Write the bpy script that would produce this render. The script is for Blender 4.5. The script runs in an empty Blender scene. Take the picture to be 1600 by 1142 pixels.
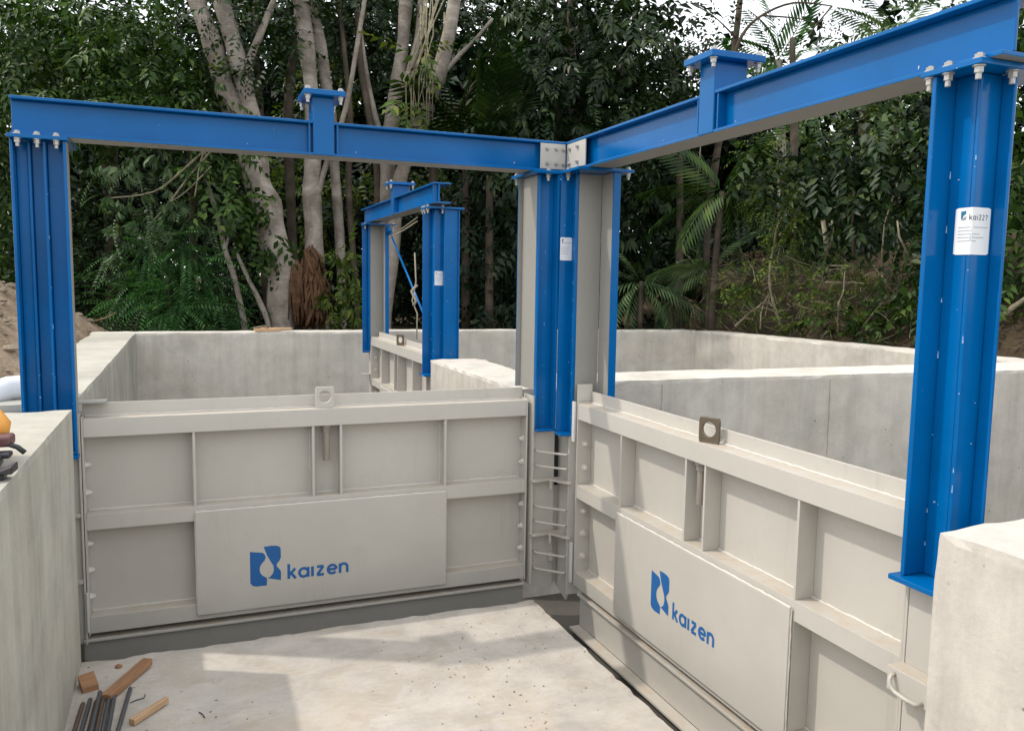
import bpy, math, random
import numpy as np
from mathutils import Vector, Matrix, noise as mnoise
SC = bpy.context.scene
COL = SC.collection
R = math.radians
# ------------------------------------------------------------------ camera
FPX = 1277.28
CAM = Vector((-1.67107, -3.94486, 1.6))
A_R = Vector((0.9285913, -0.3711040, 0.0)); A_U = Vector((0.0379147, 0.0948717, 0.9947672)); A_F = Vector((0.3691621, 0.9237322, -0.1021674))
ROLL = R(0.88854)
cr, sr = math.cos(ROLL), math.sin(ROLL)
RX = A_R*cr + A_U*sr; UP = A_U*cr - A_R*sr
cam_data = bpy.data.cameras.new('camera'); cam = bpy.data.objects.new('camera', cam_data); COL.objects.link(cam)
cam.matrix_world = Matrix(((RX.x, UP.x, -A_F.x, CAM.x), (RX.y, UP.y, -A_F.y, CAM.y), (RX.z, UP.z, -A_F.z, CAM.z), (0, 0, 0, 1)))
cam_data.sensor_width = 36; cam_data.sensor_fit = 'HORIZONTAL'; cam_data.lens = FPX/1600*36
cam_data.clip_start = .05; cam_data.clip_end = 2000
SC.camera = cam
def at(px, py, d):      # world point seen at a photo pixel, d metres ahead
    return CAM + (RX*((px-800)/FPX) - UP*((py-571)/FPX) + A_F)*d
# ------------------------------------------------------------------ light
SUN_DIR = Vector((.74, -.355, -1)).normalized()
sun_el = math.asin(-SUN_DIR.z); sun_az = math.atan2(-SUN_DIR.x, -SUN_DIR.y)
W = bpy.data.worlds.new('World'); SC.world = W; W.use_nodes = True
wn, wl = W.node_tree.nodes, W.node_tree.links; wn.clear()
sky = wn.new('ShaderNodeTexSky'); sky.sky_type = 'NISHITA'; sky.sun_disc = False
sky.sun_elevation = sun_el; sky.sun_rotation = sun_az; sky.air_density = 1.2; sky.dust_density = 3.0
veil = wn.new('ShaderNodeMixRGB'); veil.inputs[0].default_value = .62; veil.inputs[2].default_value = (11.6, 11.75, 11.8, 1)
tcw = wn.new('ShaderNodeTexCoord'); nzw = wn.new('ShaderNodeTexNoise'); nzw.inputs['Scale'].default_value = 2.2; nzw.inputs['Detail'].default_value = 5
mrw = wn.new('ShaderNodeMapRange'); mrw.inputs[1].default_value = .35; mrw.inputs[2].default_value = .65; mrw.inputs[3].default_value = .58; mrw.inputs[4].default_value = .88
wl.new(tcw.outputs['Generated'], nzw.inputs['Vector']); wl.new(nzw.outputs[0], mrw.inputs[0]); wl.new(mrw.outputs[0], veil.inputs[0])
bg = wn.new('ShaderNodeBackground'); bg.inputs['Strength'].default_value = .14
wo = wn.new('ShaderNodeOutputWorld')
wl.new(sky.outputs[0], veil.inputs[1]); wl.new(veil.outputs[0], bg.inputs[0]); wl.new(bg.outputs[0], wo.inputs[0])
sd = bpy.data.lights.new('sun', 'SUN'); sd.energy = 1.9; sd.angle = R(1.0); sd.color = (1, .93, .82)
so = bpy.data.objects.new('sun', sd); COL.objects.link(so); so.rotation_euler = SUN_DIR.to_track_quat('-Z', 'Y').to_euler(); so.location = (-8, 4, 10)
SC.view_settings.view_transform = 'Standard'; SC.view_settings.look = 'None'; SC.view_settings.gamma = 1
SC.view_settings.use_curve_mapping = False; SC.view_settings.exposure = .26
SC.cycles.max_bounces = 8; SC.cycles.transparent_max_bounces = 8

# ------------------------------------------------------------------ materials
def mat(name):
    m = bpy.data.materials.new(name); m.use_nodes = True
    nt = m.node_tree; return m, nt, nt.nodes, nt.links, nt.nodes['Principled BSDF']
def N(nt, typ, **kw):
    n = nt.nodes.new('ShaderNode'+typ)
    for k, v in kw.items():
        if k.startswith('i_'): n.inputs[k[2:].replace('_', ' ')].default_value = v
        else: setattr(n, k, v)
    return n
def noise(nt, vec, scale, detail=4, rough=.55, dist=0):
    n = N(nt, 'TexNoise'); n.inputs['Scale'].default_value = scale; n.inputs['Detail'].default_value = detail
    n.inputs['Roughness'].default_value = rough; n.inputs['Distortion'].default_value = dist
    if vec is not None: nt.links.new(vec, n.inputs['Vector'])
    return n.outputs[0]
def ramp(nt, fac, stops):
    n = N(nt, 'ValToRGB'); cr_ = n.color_ramp
    while len(cr_.elements) < len(stops): cr_.elements.new(.5)
    for e, (p, c) in zip(cr_.elements, stops):
        e.position = p; e.color = (c[0], c[1], c[2], 1) if not isinstance(c, (int, float)) else (c, c, c, 1)
    nt.links.new(fac, n.inputs[0]); return n.outputs[0]
def mix(nt, fac, a, b, mode='MIX'):
    n = N(nt, 'MixRGB', blend_type=mode)
    for i, v in enumerate((fac, a, b)):
        if isinstance(v, (int, float)): n.inputs[i].default_value = v if i == 0 else (v, v, v, 1)
        elif isinstance(v, tuple): n.inputs[i].default_value = (v[0], v[1], v[2], 1)
        else: nt.links.new(v, n.inputs[i])
    return n.outputs[0]
def mapping(nt, scale, src='Object'):
    tc = N(nt, 'TexCoord'); mp = N(nt, 'Mapping'); mp.inputs['Scale'].default_value = scale
    nt.links.new(tc.outputs[src], mp.inputs[0]); return mp.outputs[0]
def bump(nt, h, strength, dist, p):
    b = N(nt, 'Bump'); b.inputs['Strength'].default_value = strength; b.inputs['Distance'].default_value = dist
    nt.links.new(h, b.inputs['Height']); nt.links.new(b.outputs[0], p.inputs['Normal'])

def concrete(name, base, streak=.5, stain=.3, pits=1.0, warm=(.62, .54, .42), floor=False):
    m, nt, ns, ls, p = mat(name)
    v = mapping(nt, (1, 1, 1)); vs = mapping(nt, (9, 9, .55)); vf = mapping(nt, (1, 1, 1))
    big = noise(nt, v, 1.3, 6, .6, .4); mid = noise(nt, v, 6, 5, .65); fine = noise(nt, vf, 55, 4, .7)
    st = noise(nt, vs, 1.0, 5, .6)
    d = tuple(c*.68 for c in base); l = tuple(min(1, c*1.18) for c in base)
    col = ramp(nt, big, [(.3, d), (.5, base), (.72, l)])
    col = mix(nt, stain, col, ramp(nt, mid, [(.35, tuple(c*.72 for c in base)), (.55, base), (.75, l)]))
    wst = ramp(nt, noise(nt, v, 2.1, 5, .6, .8), [(.50, 0.0), (.66, 1.0)])
    f1 = N(nt, 'Math', operation='MULTIPLY'); ls.new(wst, f1.inputs[0]); f1.inputs[1].default_value = .34 if floor else .16
    col = mix(nt, f1.outputs[0], col, tuple(b*w*1.5 for b, w in zip(base, warm)))
    if floor:      # trodden-in mud and cement smears, trowel sweeps
        mud = ramp(nt, noise(nt, v, 3.4, 9, .68, 1.4), [(.54, 0.0), (.60, .55), (.75, .8)])
        fm = N(nt, 'Math', operation='MULTIPLY'); ls.new(mud, fm.inputs[0]); fm.inputs[1].default_value = .42
        col = mix(nt, fm.outputs[0], col, (.34, .27, .20))
        tr = ramp(nt, noise(nt, mapping(nt, (3, 14, 1)), 1.3, 6, .7, 2.0), [(.35, .94), (.65, 1.03)])
        col = mix(nt, .8, col, tr, 'MULTIPLY')
    # streaks run only down upright faces
    geo = N(nt, 'NewGeometry'); sx = N(nt, 'SeparateXYZ'); ls.new(geo.outputs['Normal'], sx.inputs[0])
    ab = N(nt, 'Math', operation='ABSOLUTE'); ls.new(sx.outputs[2], ab.inputs[0])
    up = N(nt, 'MapRange'); ls.new(ab.outputs[0], up.inputs[0]); up.inputs[1].default_value = .3; up.inputs[2].default_value = .7
    up.inputs[3].default_value = streak; up.inputs[4].default_value = 0
    col = mix(nt, up.outputs[0], col, ramp(nt, st, [(.3, .52), (.5, .95), (.7, 1.12)]), 'MULTIPLY')
    col = mix(nt, .22, col, ramp(nt, fine, [(.3, .75), (.7, 1.1)]), 'MULTIPLY')
    vo = N(nt, 'TexVoronoi'); vo.inputs['Scale'].default_value = 17; ls.new(v, vo.inputs['Vector'])
    pitm = noise(nt, v, 2.3, 2)
    hole = ramp(nt, vo.outputs['Distance'], [(.06, 1.0), (.12, 0.0)])
    rnd = N(nt, 'SeparateColor'); ls.new(vo.outputs['Color'], rnd.inputs[0])
    gt = N(nt, 'Math', operation='GREATER_THAN'); ls.new(rnd.outputs[0], gt.inputs[0]); gt.inputs[1].default_value = .58
    h2 = N(nt, 'Math', operation='MULTIPLY'); ls.new(hole, h2.inputs[0]); ls.new(gt.outputs[0], h2.inputs[1])
    h3 = N(nt, 'Math', operation='MULTIPLY'); ls.new(h2.outputs[0], h3.inputs[0]); ls.new(ramp(nt, pitm, [(.40, 0.0), (.52, 1.0)]), h3.inputs[1])
    h4 = N(nt, 'Math', operation='MULTIPLY'); ls.new(h3.outputs[0], h4.inputs[0]); h4.inputs[1].default_value = pits
    col = mix(nt, h4.outputs[0], col, tuple(c*.28 for c in base))
    ls.new(col, p.inputs['Base Color']); p.inputs['Roughness'].default_value = .88; p.inputs['Specular IOR Level'].default_value = .25
    hh = mix(nt, .5, mid, fine); hh = mix(nt, h4.outputs[0], hh, 0.0)
    bump(nt, hh, .30, .010, p)
    return m
M = {}
M['conc_wall'] = concrete('board formed concrete', (.46, .445, .39), .42, .35, .5)
M['conc_grey'] = concrete('grey cast concrete', (.60, .565, .505), .30, .45, 1.0)
M['conc_pale'] = concrete('pale cast concrete', (.545, .51, .46), .38, .5, .9)
M['conc_floor'] = concrete('trowelled slab concrete', (.50, .462, .415), 0, .5, 1.0, floor=True)
M['conc_dark'] = concrete('dark pit concrete', (.09, .082, .07), .2, .4, .3)  # very dark concrete tone for the pit floor

def paint(name, base, rough=.42, var=.10, dirt=.25, chips=False, coat=0, spec=.5, dust=0):
    m, nt, ns, ls, p = mat(name)
    v = mapping(nt, (1, 1, 1)); n1 = noise(nt, v, 2.5, 5, .6, .3); n2 = noise(nt, v, 30, 5, .7)
    col = ramp(nt, n1, [(.3, tuple(c*(1-var) for c in base)), (.7, tuple(min(1, c*(1+var)) for c in base))])
    if dirt:
        dm = ramp(nt, noise(nt, v, 7, 8, .72, .6), [(.56, 0.0), (.72, 1.0)])
        f = N(nt, 'Math', operation='MULTIPLY'); ls.new(dm, f.inputs[0]); f.inputs[1].default_value = dirt
        col = mix(nt, f.outputs[0], col, tuple(c*.62+.03 for c in base))
    if dust:
        geo = N(nt, 'NewGeometry'); sx = N(nt, 'SeparateXYZ'); ls.new(geo.outputs['Normal'], sx.inputs[0])
        u = N(nt, 'MapRange'); ls.new(sx.outputs[2], u.inputs[0]); u.inputs[1].default_value = .6; u.inputs[2].default_value = .95
        f = N(nt, 'Math', operation='MULTIPLY'); ls.new(u.outputs[0], f.inputs[0]); ls.new(ramp(nt, noise(nt, v, 11, 6, .7, .5), [(.42, .15), (.6, dust)]), f.inputs[1])
        col = mix(nt, f.outputs[0], col, (.46, .385, .30))
        drip = ramp(nt, noise(nt, mapping(nt, (22, 22, 1.3)), 1.0, 5, .7), [(.60, 0.0), (.75, .35)])
        col = mix(nt, drip, col, tuple(c*.70 for c in base))
        sc_ = ramp(nt, noise(nt, mapping(nt, (3, 3, 3)), 3.0, 9, .8, 1.5), [(.62, 0.0), (.66, .30)])
        col = mix(nt, sc_, col, tuple(c*.80 for c in base))
    if chips:
        cm = ramp(nt, noise(nt, v, 42, 3, .6), [(.735, 0.0), (.755, 1.0)])
        col = mix(nt, cm, col, (.55, .6, .66))
    ls.new(col, p.inputs['Base Color'])
    rr = N(nt, 'MapRange'); ls.new(n2, rr.inputs[0]); rr.inputs[3].default_value = rough*.75; rr.inputs[4].default_value = rough*1.3
    ls.new(rr.outputs[0], p.inputs['Roughness']); p.inputs['Coat Weight'].default_value = coat; p.inputs['Coat Roughness'].default_value = .12
    p.inputs['Specular IOR Level'].default_value = spec
    bump(nt, mix(nt, .3, n1, n2), .12, .004, p)
    return m
M['blue'] = paint('glossy blue steel paint', (0.0, .112, .345), .17, .14, .05, True, 0, .22)
M['grey'] = paint('light grey steel paint', (.485, .462, .42), .45, .05, .22, dust=.75)
M['grey2'] = paint('grey primer and shade paint', (.29, .28, .255), .5, .05, .2)
M['spat'] = paint('pale blue scuffed weld spatter', (.25, .42, .66), .5, .2, .1)
M['weld'] = paint('brushed pale weld paint', (.62, .59, .54), .5, .08, .1)
M['pad'] = paint('white plastic pad', (.62, .62, .60), .4, .03, .05)
M['zinc'] = paint('zinc plated steel', (.46, .45, .43), .35, .1, .2); M['zinc'].node_tree.nodes['Principled BSDF'].inputs['Metallic'].default_value = .35
M['boltm'] = paint('worn brown grey steel', (.24, .215, .185), .4, .2, .5)
M['bare'] = paint('bare brown steel', (.17, .135, .10), .4, .3, .5); M['bare'].node_tree.nodes['Principled BSDF'].inputs['Metallic'].default_value = .5
M['rust'] = paint('rusty dark rebar', (.10, .065, .045), .75, .5, .6)
M['darksteel'] = paint('dark rebar', (.07, .072, .078), .5, .3, .3)
M['white'] = paint('white label', (.80, .82, .84), .35, .02, 0)
M['whitepipe'] = paint('white pvc', (.75, .76, .76), .35, .04, .15)
M['black'] = paint('black plastic', (.02, .02, .024), .4, .2, .2)
M['orange'] = paint('orange yellow plastic', (.72, .33, .06), .4, .1, .1)
M['brown'] = paint('dull brown plastic', (.13, .06, .06), .5, .2, .2)
M['tan'] = paint('tan plastic', (.45, .22, .13), .5, .2, .2)
M['printblue'] = paint('blue print', (.006, .105, .33), .5, .05, 0)
M['printteal'] = paint('teal print', (.02, .16, .30), .5, .05, 0)
M['printdark'] = paint('dark print', (.03, .045, .07), .5, .05, 0)
M['printgrey'] = paint('grey print', (.32, .34, .37), .5, .05, 0)
M['cordm'] = paint('beige cord', (.35, .32, .24), .8, .15, .2)

def woodm(name, a, b):
    m, nt, ns, ls, p = mat(name)
    v = mapping(nt, (3, 40, 40)); g = noise(nt, v, 1.5, 6, .65, 1.2)
    ls.new(ramp(nt, g, [(.3, a), (.7, b)]), p.inputs['Base Color']); p.inputs['Roughness'].default_value = .75
    bump(nt, g, .3, .003, p); return m
M['wood'] = woodm('red brown sawn wood', (.20, .095, .045), (.42, .23, .12))
M['wood2'] = woodm('pale sawn wood', (.36, .22, .12), (.62, .42, .26))

def bark(name, a, b, sc=1.0):
    m, nt, ns, ls, p = mat(name)
    v = mapping(nt, (1, 1, 1)); vr = mapping(nt, (2, 2, 14))
    n1 = noise(nt, v, 3*sc, 7, .7, .6); n2 = noise(nt, vr, 3, 5, .7); n3 = noise(nt, v, 40, 4, .7)
    col = ramp(nt, n1, [(.32, a), (.52, tuple((x+y)/2 for x, y in zip(a, b))), (.68, b)])
    col = mix(nt, .5, col, ramp(nt, n2, [(.3, .55), (.7, 1.2)]), 'MULTIPLY')
    col = mix(nt, ramp(nt, noise(nt, v, 1.7, 5, .6), [(.58, 0.0), (.7, .6)]), col, (.06, .075, .035))
    ls.new(col, p.inputs['Base Color']); p.inputs['Roughness'].default_value = .9; p.inputs['Specular IOR Level'].default_value = .2
    bump(nt, mix(nt, .5, n2, n3), .6, .02, p); return m
M['bark'] = bark('pale mottled bark', (.15, .125, .10), (.42, .375, .325))
M['bark_dark'] = bark('dark bark', (.045, .035, .025), (.13, .105, .08))
M['fibre'] = bark('brown fibrous roots', (.05, .025, .014), (.20, .11, .06), 3)
M['twig'] = bark('pale dry twig', (.16, .14, .09), (.36, .32, .22), 4)

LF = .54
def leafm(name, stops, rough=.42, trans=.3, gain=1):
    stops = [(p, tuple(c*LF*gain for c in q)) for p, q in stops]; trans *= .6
    m, nt, ns, ls, p = mat(name)
    g = N(nt, 'NewGeometry'); c = ramp(nt, g.outputs['Random Per Island'], stops)
    v = mapping(nt, (1, 1, 1)); big = noise(nt, v, .9, 3)
    c = mix(nt, .7, c, ramp(nt, big, [(.3, .55), (.7, 1.35)]), 'MULTIPLY')
    ls.new(c, p.inputs['Base Color']); p.inputs['Roughness'].default_value = rough+.06; p.inputs['Specular IOR Level'].default_value = .22
    tr = N(nt, 'BsdfTranslucent'); ls.new(mix(nt, 1, c, (1.3, 1.5, .6), 'MULTIPLY'), tr.inputs[0])
    mx = N(nt, 'MixShader'); mx.inputs[0].default_value = trans
    out = nt.nodes['Material Output']; ls.new(p.outputs[0], mx.inputs[1]); ls.new(tr.outputs[0], mx.inputs[2]); ls.new(mx.outputs[0], out.inputs[0])
    return m
M['leaf'] = leafm('mid green leaves', [(0, (.022, .06, .010)), (.55, (.045, .115, .014)), (.9, (.10, .185, .025)), (1, (.18, .28, .05))], gain=.98)
M['leaf_dark'] = leafm('dark green leaves', [(0, (.011, .032, .009)), (.6, (.022, .056, .013)), (.93, (.05, .098, .02)), (1, (.09, .14, .03))], .38, .22, gain=1.1)
M['leaf_yel'] = leafm('yellow green leaves', [(0, (.045, .085, .012)), (.6, (.08, .14, .02)), (1, (.20, .22, .035))], .5, .35, gain=1.5)
M['leaf_fern'] = leafm('fresh fern green leaves', [(0, (.02, .075, .02)), (.6, (.04, .12, .03)), (1, (.09, .2, .05))], .45, .3, gain=1.6)
M['leaf_pale'] = leafm('grey green leaves', [(0, (.04, .07, .035)), (.6, (.07, .12, .05)), (1, (.16, .22, .11))], .4, .3, gain=2.2)
M['leaf_dry'] = leafm('dry brown leaves', [(0, (.06, .045, .025)), (.6, (.13, .10, .055)), (1, (.25, .2, .11))], .7, .2, gain=1.5)
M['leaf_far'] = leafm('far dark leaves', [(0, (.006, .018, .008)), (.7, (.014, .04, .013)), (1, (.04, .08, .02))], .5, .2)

def soil(name, a, b, sc=4):
    m, nt, ns, ls, p = mat(name)
    v = mapping(nt, (1, 1, 1)); n1 = noise(nt, v, sc, 9, .7, .3); n2 = noise(nt, v, sc*8, 6, .7)
    col = ramp(nt, n1, [(.3, a), (.7, b)]); col = mix(nt, .6, col, ramp(nt, n2, [(.3, .5), (.7, 1.35)]), 'MULTIPLY')
    ls.new(col, p.inputs['Base Color']); p.inputs['Roughness'].default_value = .95; p.inputs['Specular IOR Level'].default_value = .15
    bump(nt, mix(nt, .5, n1, n2), .9, .05, p); return m
M['soil'] = soil('dark forest soil', (.035, .025, .016), (.10, .075, .045))
M['dirt'] = soil('dug pale brown dirt', (.19, .135, .09), (.42, .33, .24), 5)
M['stone'] = soil('dirt clod', (.24, .18, .13), (.5, .42, .33), 9)

# ------------------------------------------------------------------ mesh helpers
class MB:
    def __init__(s): s.v = []; s.f = []; s.m = []
    def add(s, vs, fs, mi=0):
        o = len(s.v); s.v += [tuple(x) for x in vs]
        for i, f in enumerate(fs):
            s.f.append([o+j for j in f]); s.m.append(mi[i] if isinstance(mi, (list, tuple)) else mi)
    def box(s, x0, x1, y0, y1, z0, z1, mi=0):   # face order: -x +x -y +y -z +z
        vs = [(x, y, z) for x in (x0, x1) for y in (y0, y1) for z in (z0, z1)]
        s.add(vs, [(0, 1, 3, 2), (4, 6, 7, 5), (0, 4, 5, 1), (2, 3, 7, 6), (0, 2, 6, 4), (1, 5, 7, 3)], mi)
    def cyl(s, p0, p1, r0, r1=None, n=12, cap=True, mi=0):
        r1 = r0 if r1 is None else r1; p0, p1 = Vector(p0), Vector(p1); d = (p1-p0).normalized()
        a = d.orthogonal().normalized(); b = d.cross(a); vs = []
        for p, r in ((p0, r0), (p1, r1)):
            vs += [p+(a*math.cos(2*math.pi*i/n)+b*math.sin(2*math.pi*i/n))*r for i in range(n)]
        fs = [(i, (i+1) % n, n+(i+1) % n, n+i) for i in range(n)]
        if cap: fs += [tuple(range(n))[::-1], tuple(range(n, 2*n))]
        s.add(vs, fs, mi)
    def tube(s, pts, rad, n=8, wob=0, seed=0):
        pts = [Vector(p) for p in pts]; rad = rad if hasattr(rad, '__len__') else [rad]*len(pts)
        a = None; vs = []; fs = []
        for i, p in enumerate(pts):
            d = (pts[min(i+1, len(pts)-1)]-pts[max(i-1, 0)]).normalized()
            a = d.orthogonal().normalized() if a is None else (a-d*a.dot(d)).normalized()
            b = d.cross(a)
            for k in range(n):
                t = 2*math.pi*k/n; r = rad[i]
                if wob: r *= 1+wob*mnoise.noise(Vector((math.cos(t)*1.2+seed*7, math.sin(t)*1.2, i*.35)))
                vs.append(p+(a*math.cos(t)+b*math.sin(t))*r)
        for i in range(len(pts)-1):
            for k in range(n): fs.append((i*n+k, i*n+(k+1) % n, (i+1)*n+(k+1) % n, (i+1)*n+k))
        fs += [tuple(range(n))[::-1], tuple(range((len(pts)-1)*n, len(pts)*n))]
        s.add(vs, fs)
    def mesh(s, name, mats, smooth=False):
        me = bpy.data.meshes.new(name); me.from_pydata(s.v, [], s.f)
        for m in (mats if isinstance(mats, (list, tuple)) else [mats]): me.materials.append(m)
        if any(s.m): me.polygons.foreach_set('material_index', s.m)
        if smooth: me.polygons.foreach_set('use_smooth', [True]*len(me.polygons))
        me.update(); return me
def tag(o, label=None, cat=None, group=None, kind=None):
    if label: o['label'] = label
    if cat: o['category'] = cat
    if group: o['group'] = group
    if kind: o['kind'] = kind
    return o
def link(name, me, parent=None, loc=None, rot=None, bevel=0):
    o = bpy.data.objects.new(name, me); COL.objects.link(o)
    if parent: o.parent = parent
    if loc is not None: o.location = loc
    if rot is not None: o.rotation_euler = rot
    if bevel:
        b = o.modifiers.new('bevel', 'BEVEL'); b.width = bevel; b.segments = 2; b.limit_method = 'ANGLE'; b.angle_limit = R(40)
    return o
def empty(name, loc, rz=0): 
    o = bpy.data.objects.new(name, None); COL.objects.link(o); o.location = loc; o.rotation_euler = (0, 0, rz); o.empty_display_size = .1; return o
def boxo(name, b, m, parent=None, bevel=.0012, mi=0, loc=None, rot=None):
    q = MB(); q.box(*b, mi=mi); return link(name, q.mesh(name, m), parent, loc, rot, bevel)

def rbox(name, x0, x1, y0, y1, z0, z1, m, res=.05, amp=.004, edge=.012, seed=0, skip_bottom=True, warp=None):
    """block of cast concrete: every face gridded, surface and arrises slightly uneven"""
    idx = {}; vs = []; fs = []
    nx, ny, nz = [max(1, int(round(abs(b-a)/res))) for a, b in ((x0, x1), (y0, y1), (z0, z1))]
    nz = min(nz, 14)
    zs = [z1-(z1-z0)*((k/nz)**1.5) for k in range(nz+1)][::-1]
    X = [x0+(x1-x0)*i/nx for i in range(nx+1)]; Y = [y0+(y1-y0)*i/ny for i in range(ny+1)]
    def vid(i, j, k):
        t = (i, j, k)
        if t not in idx:
            p = Vector((X[i], Y[j], zs[k])); q = p*1.0+Vector((seed*3.1, seed*1.7, seed))
            on = (i in (0, nx))+(j in (0, ny))+(k == nz)
            d = Vector((mnoise.noise(q*2.2), mnoise.noise(q*2.2+Vector((9, 0, 0))), mnoise.noise(q*1.8+Vector((0, 9, 0)))))*amp
            if on >= 2:
                e = edge*(abs(mnoise.noise(q*4))+.7*abs(mnoise.noise(q*13)))
                c = Vector(((x0+x1)/2-p.x, (y0+y1)/2-p.y, 0))
                if i not in (0, nx): c.x = 0
                if j not in (0, ny): c.y = 0
                if c.length: d += c.normalized()*e
                if k == nz: d.z -= e*.8
            p2 = p+d
            if warp: p2 = warp(p2)
            idx[t] = len(vs); vs.append(p2)
        return idx[t]
    for i in range(nx):
        for j in range(ny):
            fs.append([vid(i, j, nz), vid(i+1, j, nz), vid(i+1, j+1, nz), vid(i, j+1, nz)])
            if not skip_bottom: fs.append([vid(i, j, 0), vid(i, j+1, 0), vid(i+1, j+1, 0), vid(i+1, j, 0)])
    for k in range(nz):
        for i in range(nx):
            fs.append([vid(i, 0, k), vid(i+1, 0, k), vid(i+1, 0, k+1), vid(i, 0, k+1)]); fs.append([vid(i, ny, k), vid(i, ny, k+1), vid(i+1, ny, k+1), vid(i+1, ny, k)])
        for j in range(ny):
            fs.append([vid(0, j, k), vid(0, j, k+1), vid(0, j+1, k+1), vid(0, j+1, k)]); fs.append([vid(nx, j, k), vid(nx, j+1, k), vid(nx, j+1, k+1), vid(nx, j, k+1)])
    q = MB(); q.add(vs, fs); return link(name, q.mesh(name, m))

# ------------------------------------------------------------------ ground and slab (setting)
def ground_h(x, y):
    n = mnoise.noise(Vector((x*.35, y*.35, 0)))*.12+mnoise.noise(Vector((x*1.7, y*1.7, 3)))*.05
    if -2.4 < x < 4.85 and -9 < y < 5.2: return -.26
    h = .86+n
    if x > 4.9: h += max(0, min(1.05, (x-5.0)*.75))*(1 if y > -6 else max(0, 1+(y+6)/4)) * (1+.5*mnoise.noise(Vector((x*.8, y*.8, 7))))
    return h
xs = sorted(set([-400, -200, -100, -60, -40, -30, -24, -20, -16, -13]+[round(-11+.25*i, 3) for i in range(90)]+[-2.401, -2.399, 4.849, 4.851]+[12.5, 15, 18, 22, 30, 45, 80, 160, 400]))
ys = sorted(set([-400, -200, -100, -50, -30, -20, -14, -9.01, -8.99]+[round(-8+.25*i, 3) for i in range(90)]+[5.199, 5.201]+[15, 16.5, 18, 20, 24, 30, 40, 60, 100, 200, 400]))
g = MB(); g.add([(x, y, ground_h(x, y)) for y in ys for x in xs], [(j*len(xs)+i, j*len(xs)+i+1, (j+1)*len(xs)+i+1, (j+1)*len(xs)+i) for j in range(len(ys)-1) for i in range(len(xs)-1)])
tag(link('ground', g.mesh('ground', M['soil'], True)), kind='structure')
tag(boxo('pit_floor', (-2.38, 4.8, -8.9, 5.15, -.255, -.235), M['conc_dark'], bevel=0), kind='structure')
def slabwarp(p): 
    return p
slab = rbox('floor_slab', -2.12, -.068, -7, -.268, -.24, 0, M['conc_floor'], .035, .0025, .013, 3)
tag(slab, kind='structure')

# ------------------------------------------------------------------ concrete walls
def wall(label, *a, **k):
    o = rbox('concrete_wall', *a, **k); tag(o, label, 'wall'); return o
wall('near left concrete channel wall with streaky board marks, yellow tool on its top', -2.75, -2.106, -7, -.285, -.24, 1.062, M['conc_wall'], res=.06, seed=1, edge=.010)
wall('pale concrete side wall of the rear basin running back beside the dirt pile', -2.53, -2.14, .12, 5.0, -.24, 1.035, M['conc_wall'], res=.10, seed=2, edge=.010)
wall('long rear basin wall facing the camera with a plank on its top', -2.56, 4.25, 5.0, 5.32, -.24, 1.03, M['conc_grey'], res=.08, seed=3, edge=.012,
     warp=lambda p: Vector((p.x, p.y-(max(0, p.x-1)*.11 if p.x > 1 else 0), p.z)))
def kinkwarp(p):   # runs from the rear corner forward, slightly slanted
    t = (4.7-p.y)/4.4; return Vector((p.x+.32*t, p.y, p.z+.0*t))
wall('far right basin wall running forward from the rear corner below the earth bank', 4.2, 4.55, .3, 4.66, -.24, 1.03, M['conc_grey'], res=.08, seed=4, edge=.014, warp=kinkwarp)
wall('grey pitted middle wall behind the right gate with a sunlit top', .48, 7.0, .27, .72, -.24, 1.03, M['conc_grey'], res=.09, seed=5, edge=.010,
     warp=lambda p: Vector((p.x, p.y-(p.x-.5)*.045, p.z)))
wall('short sunlit cream concrete wall between the corner post and the small rear gantry', .07, .475, .30, 2.12, -.24, .995, M['conc_pale'], res=.05, seed=6, edge=.018)
wall('near right pale concrete wall end with a cracked top beside the right post', -.02, .55, -7, -2.56, -.24, 1.03, M['conc_pale'], res=.05, seed=7, edge=.010)
mw = [o for o in COL.objects if o.name.startswith('concrete_wall') and 'middle wall' in o['label']][0]
for x in (.98, 2.22):
    q = MB(); rr = random.Random(int(x*10)); yf = .27-(x-.5)*.045-.003; P = [(x+rr.uniform(-.003, .003), yf+rr.uniform(-.0015, .001), -.2+1.2*i/30) for i in range(31)]
    q.tube(P, [rr.uniform(.003, .006) for _ in P], 5); link('joint_ridge', q.mesh('joint_ridge', M['conc_grey']), mw)
tag(boxo('concrete_block', (-2.62, -2.36, -.20, .10, -.2, .985), M['conc_grey'], bevel=.006), 'grey concrete block behind the left blue post, beside the white pipe', 'block')

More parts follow.
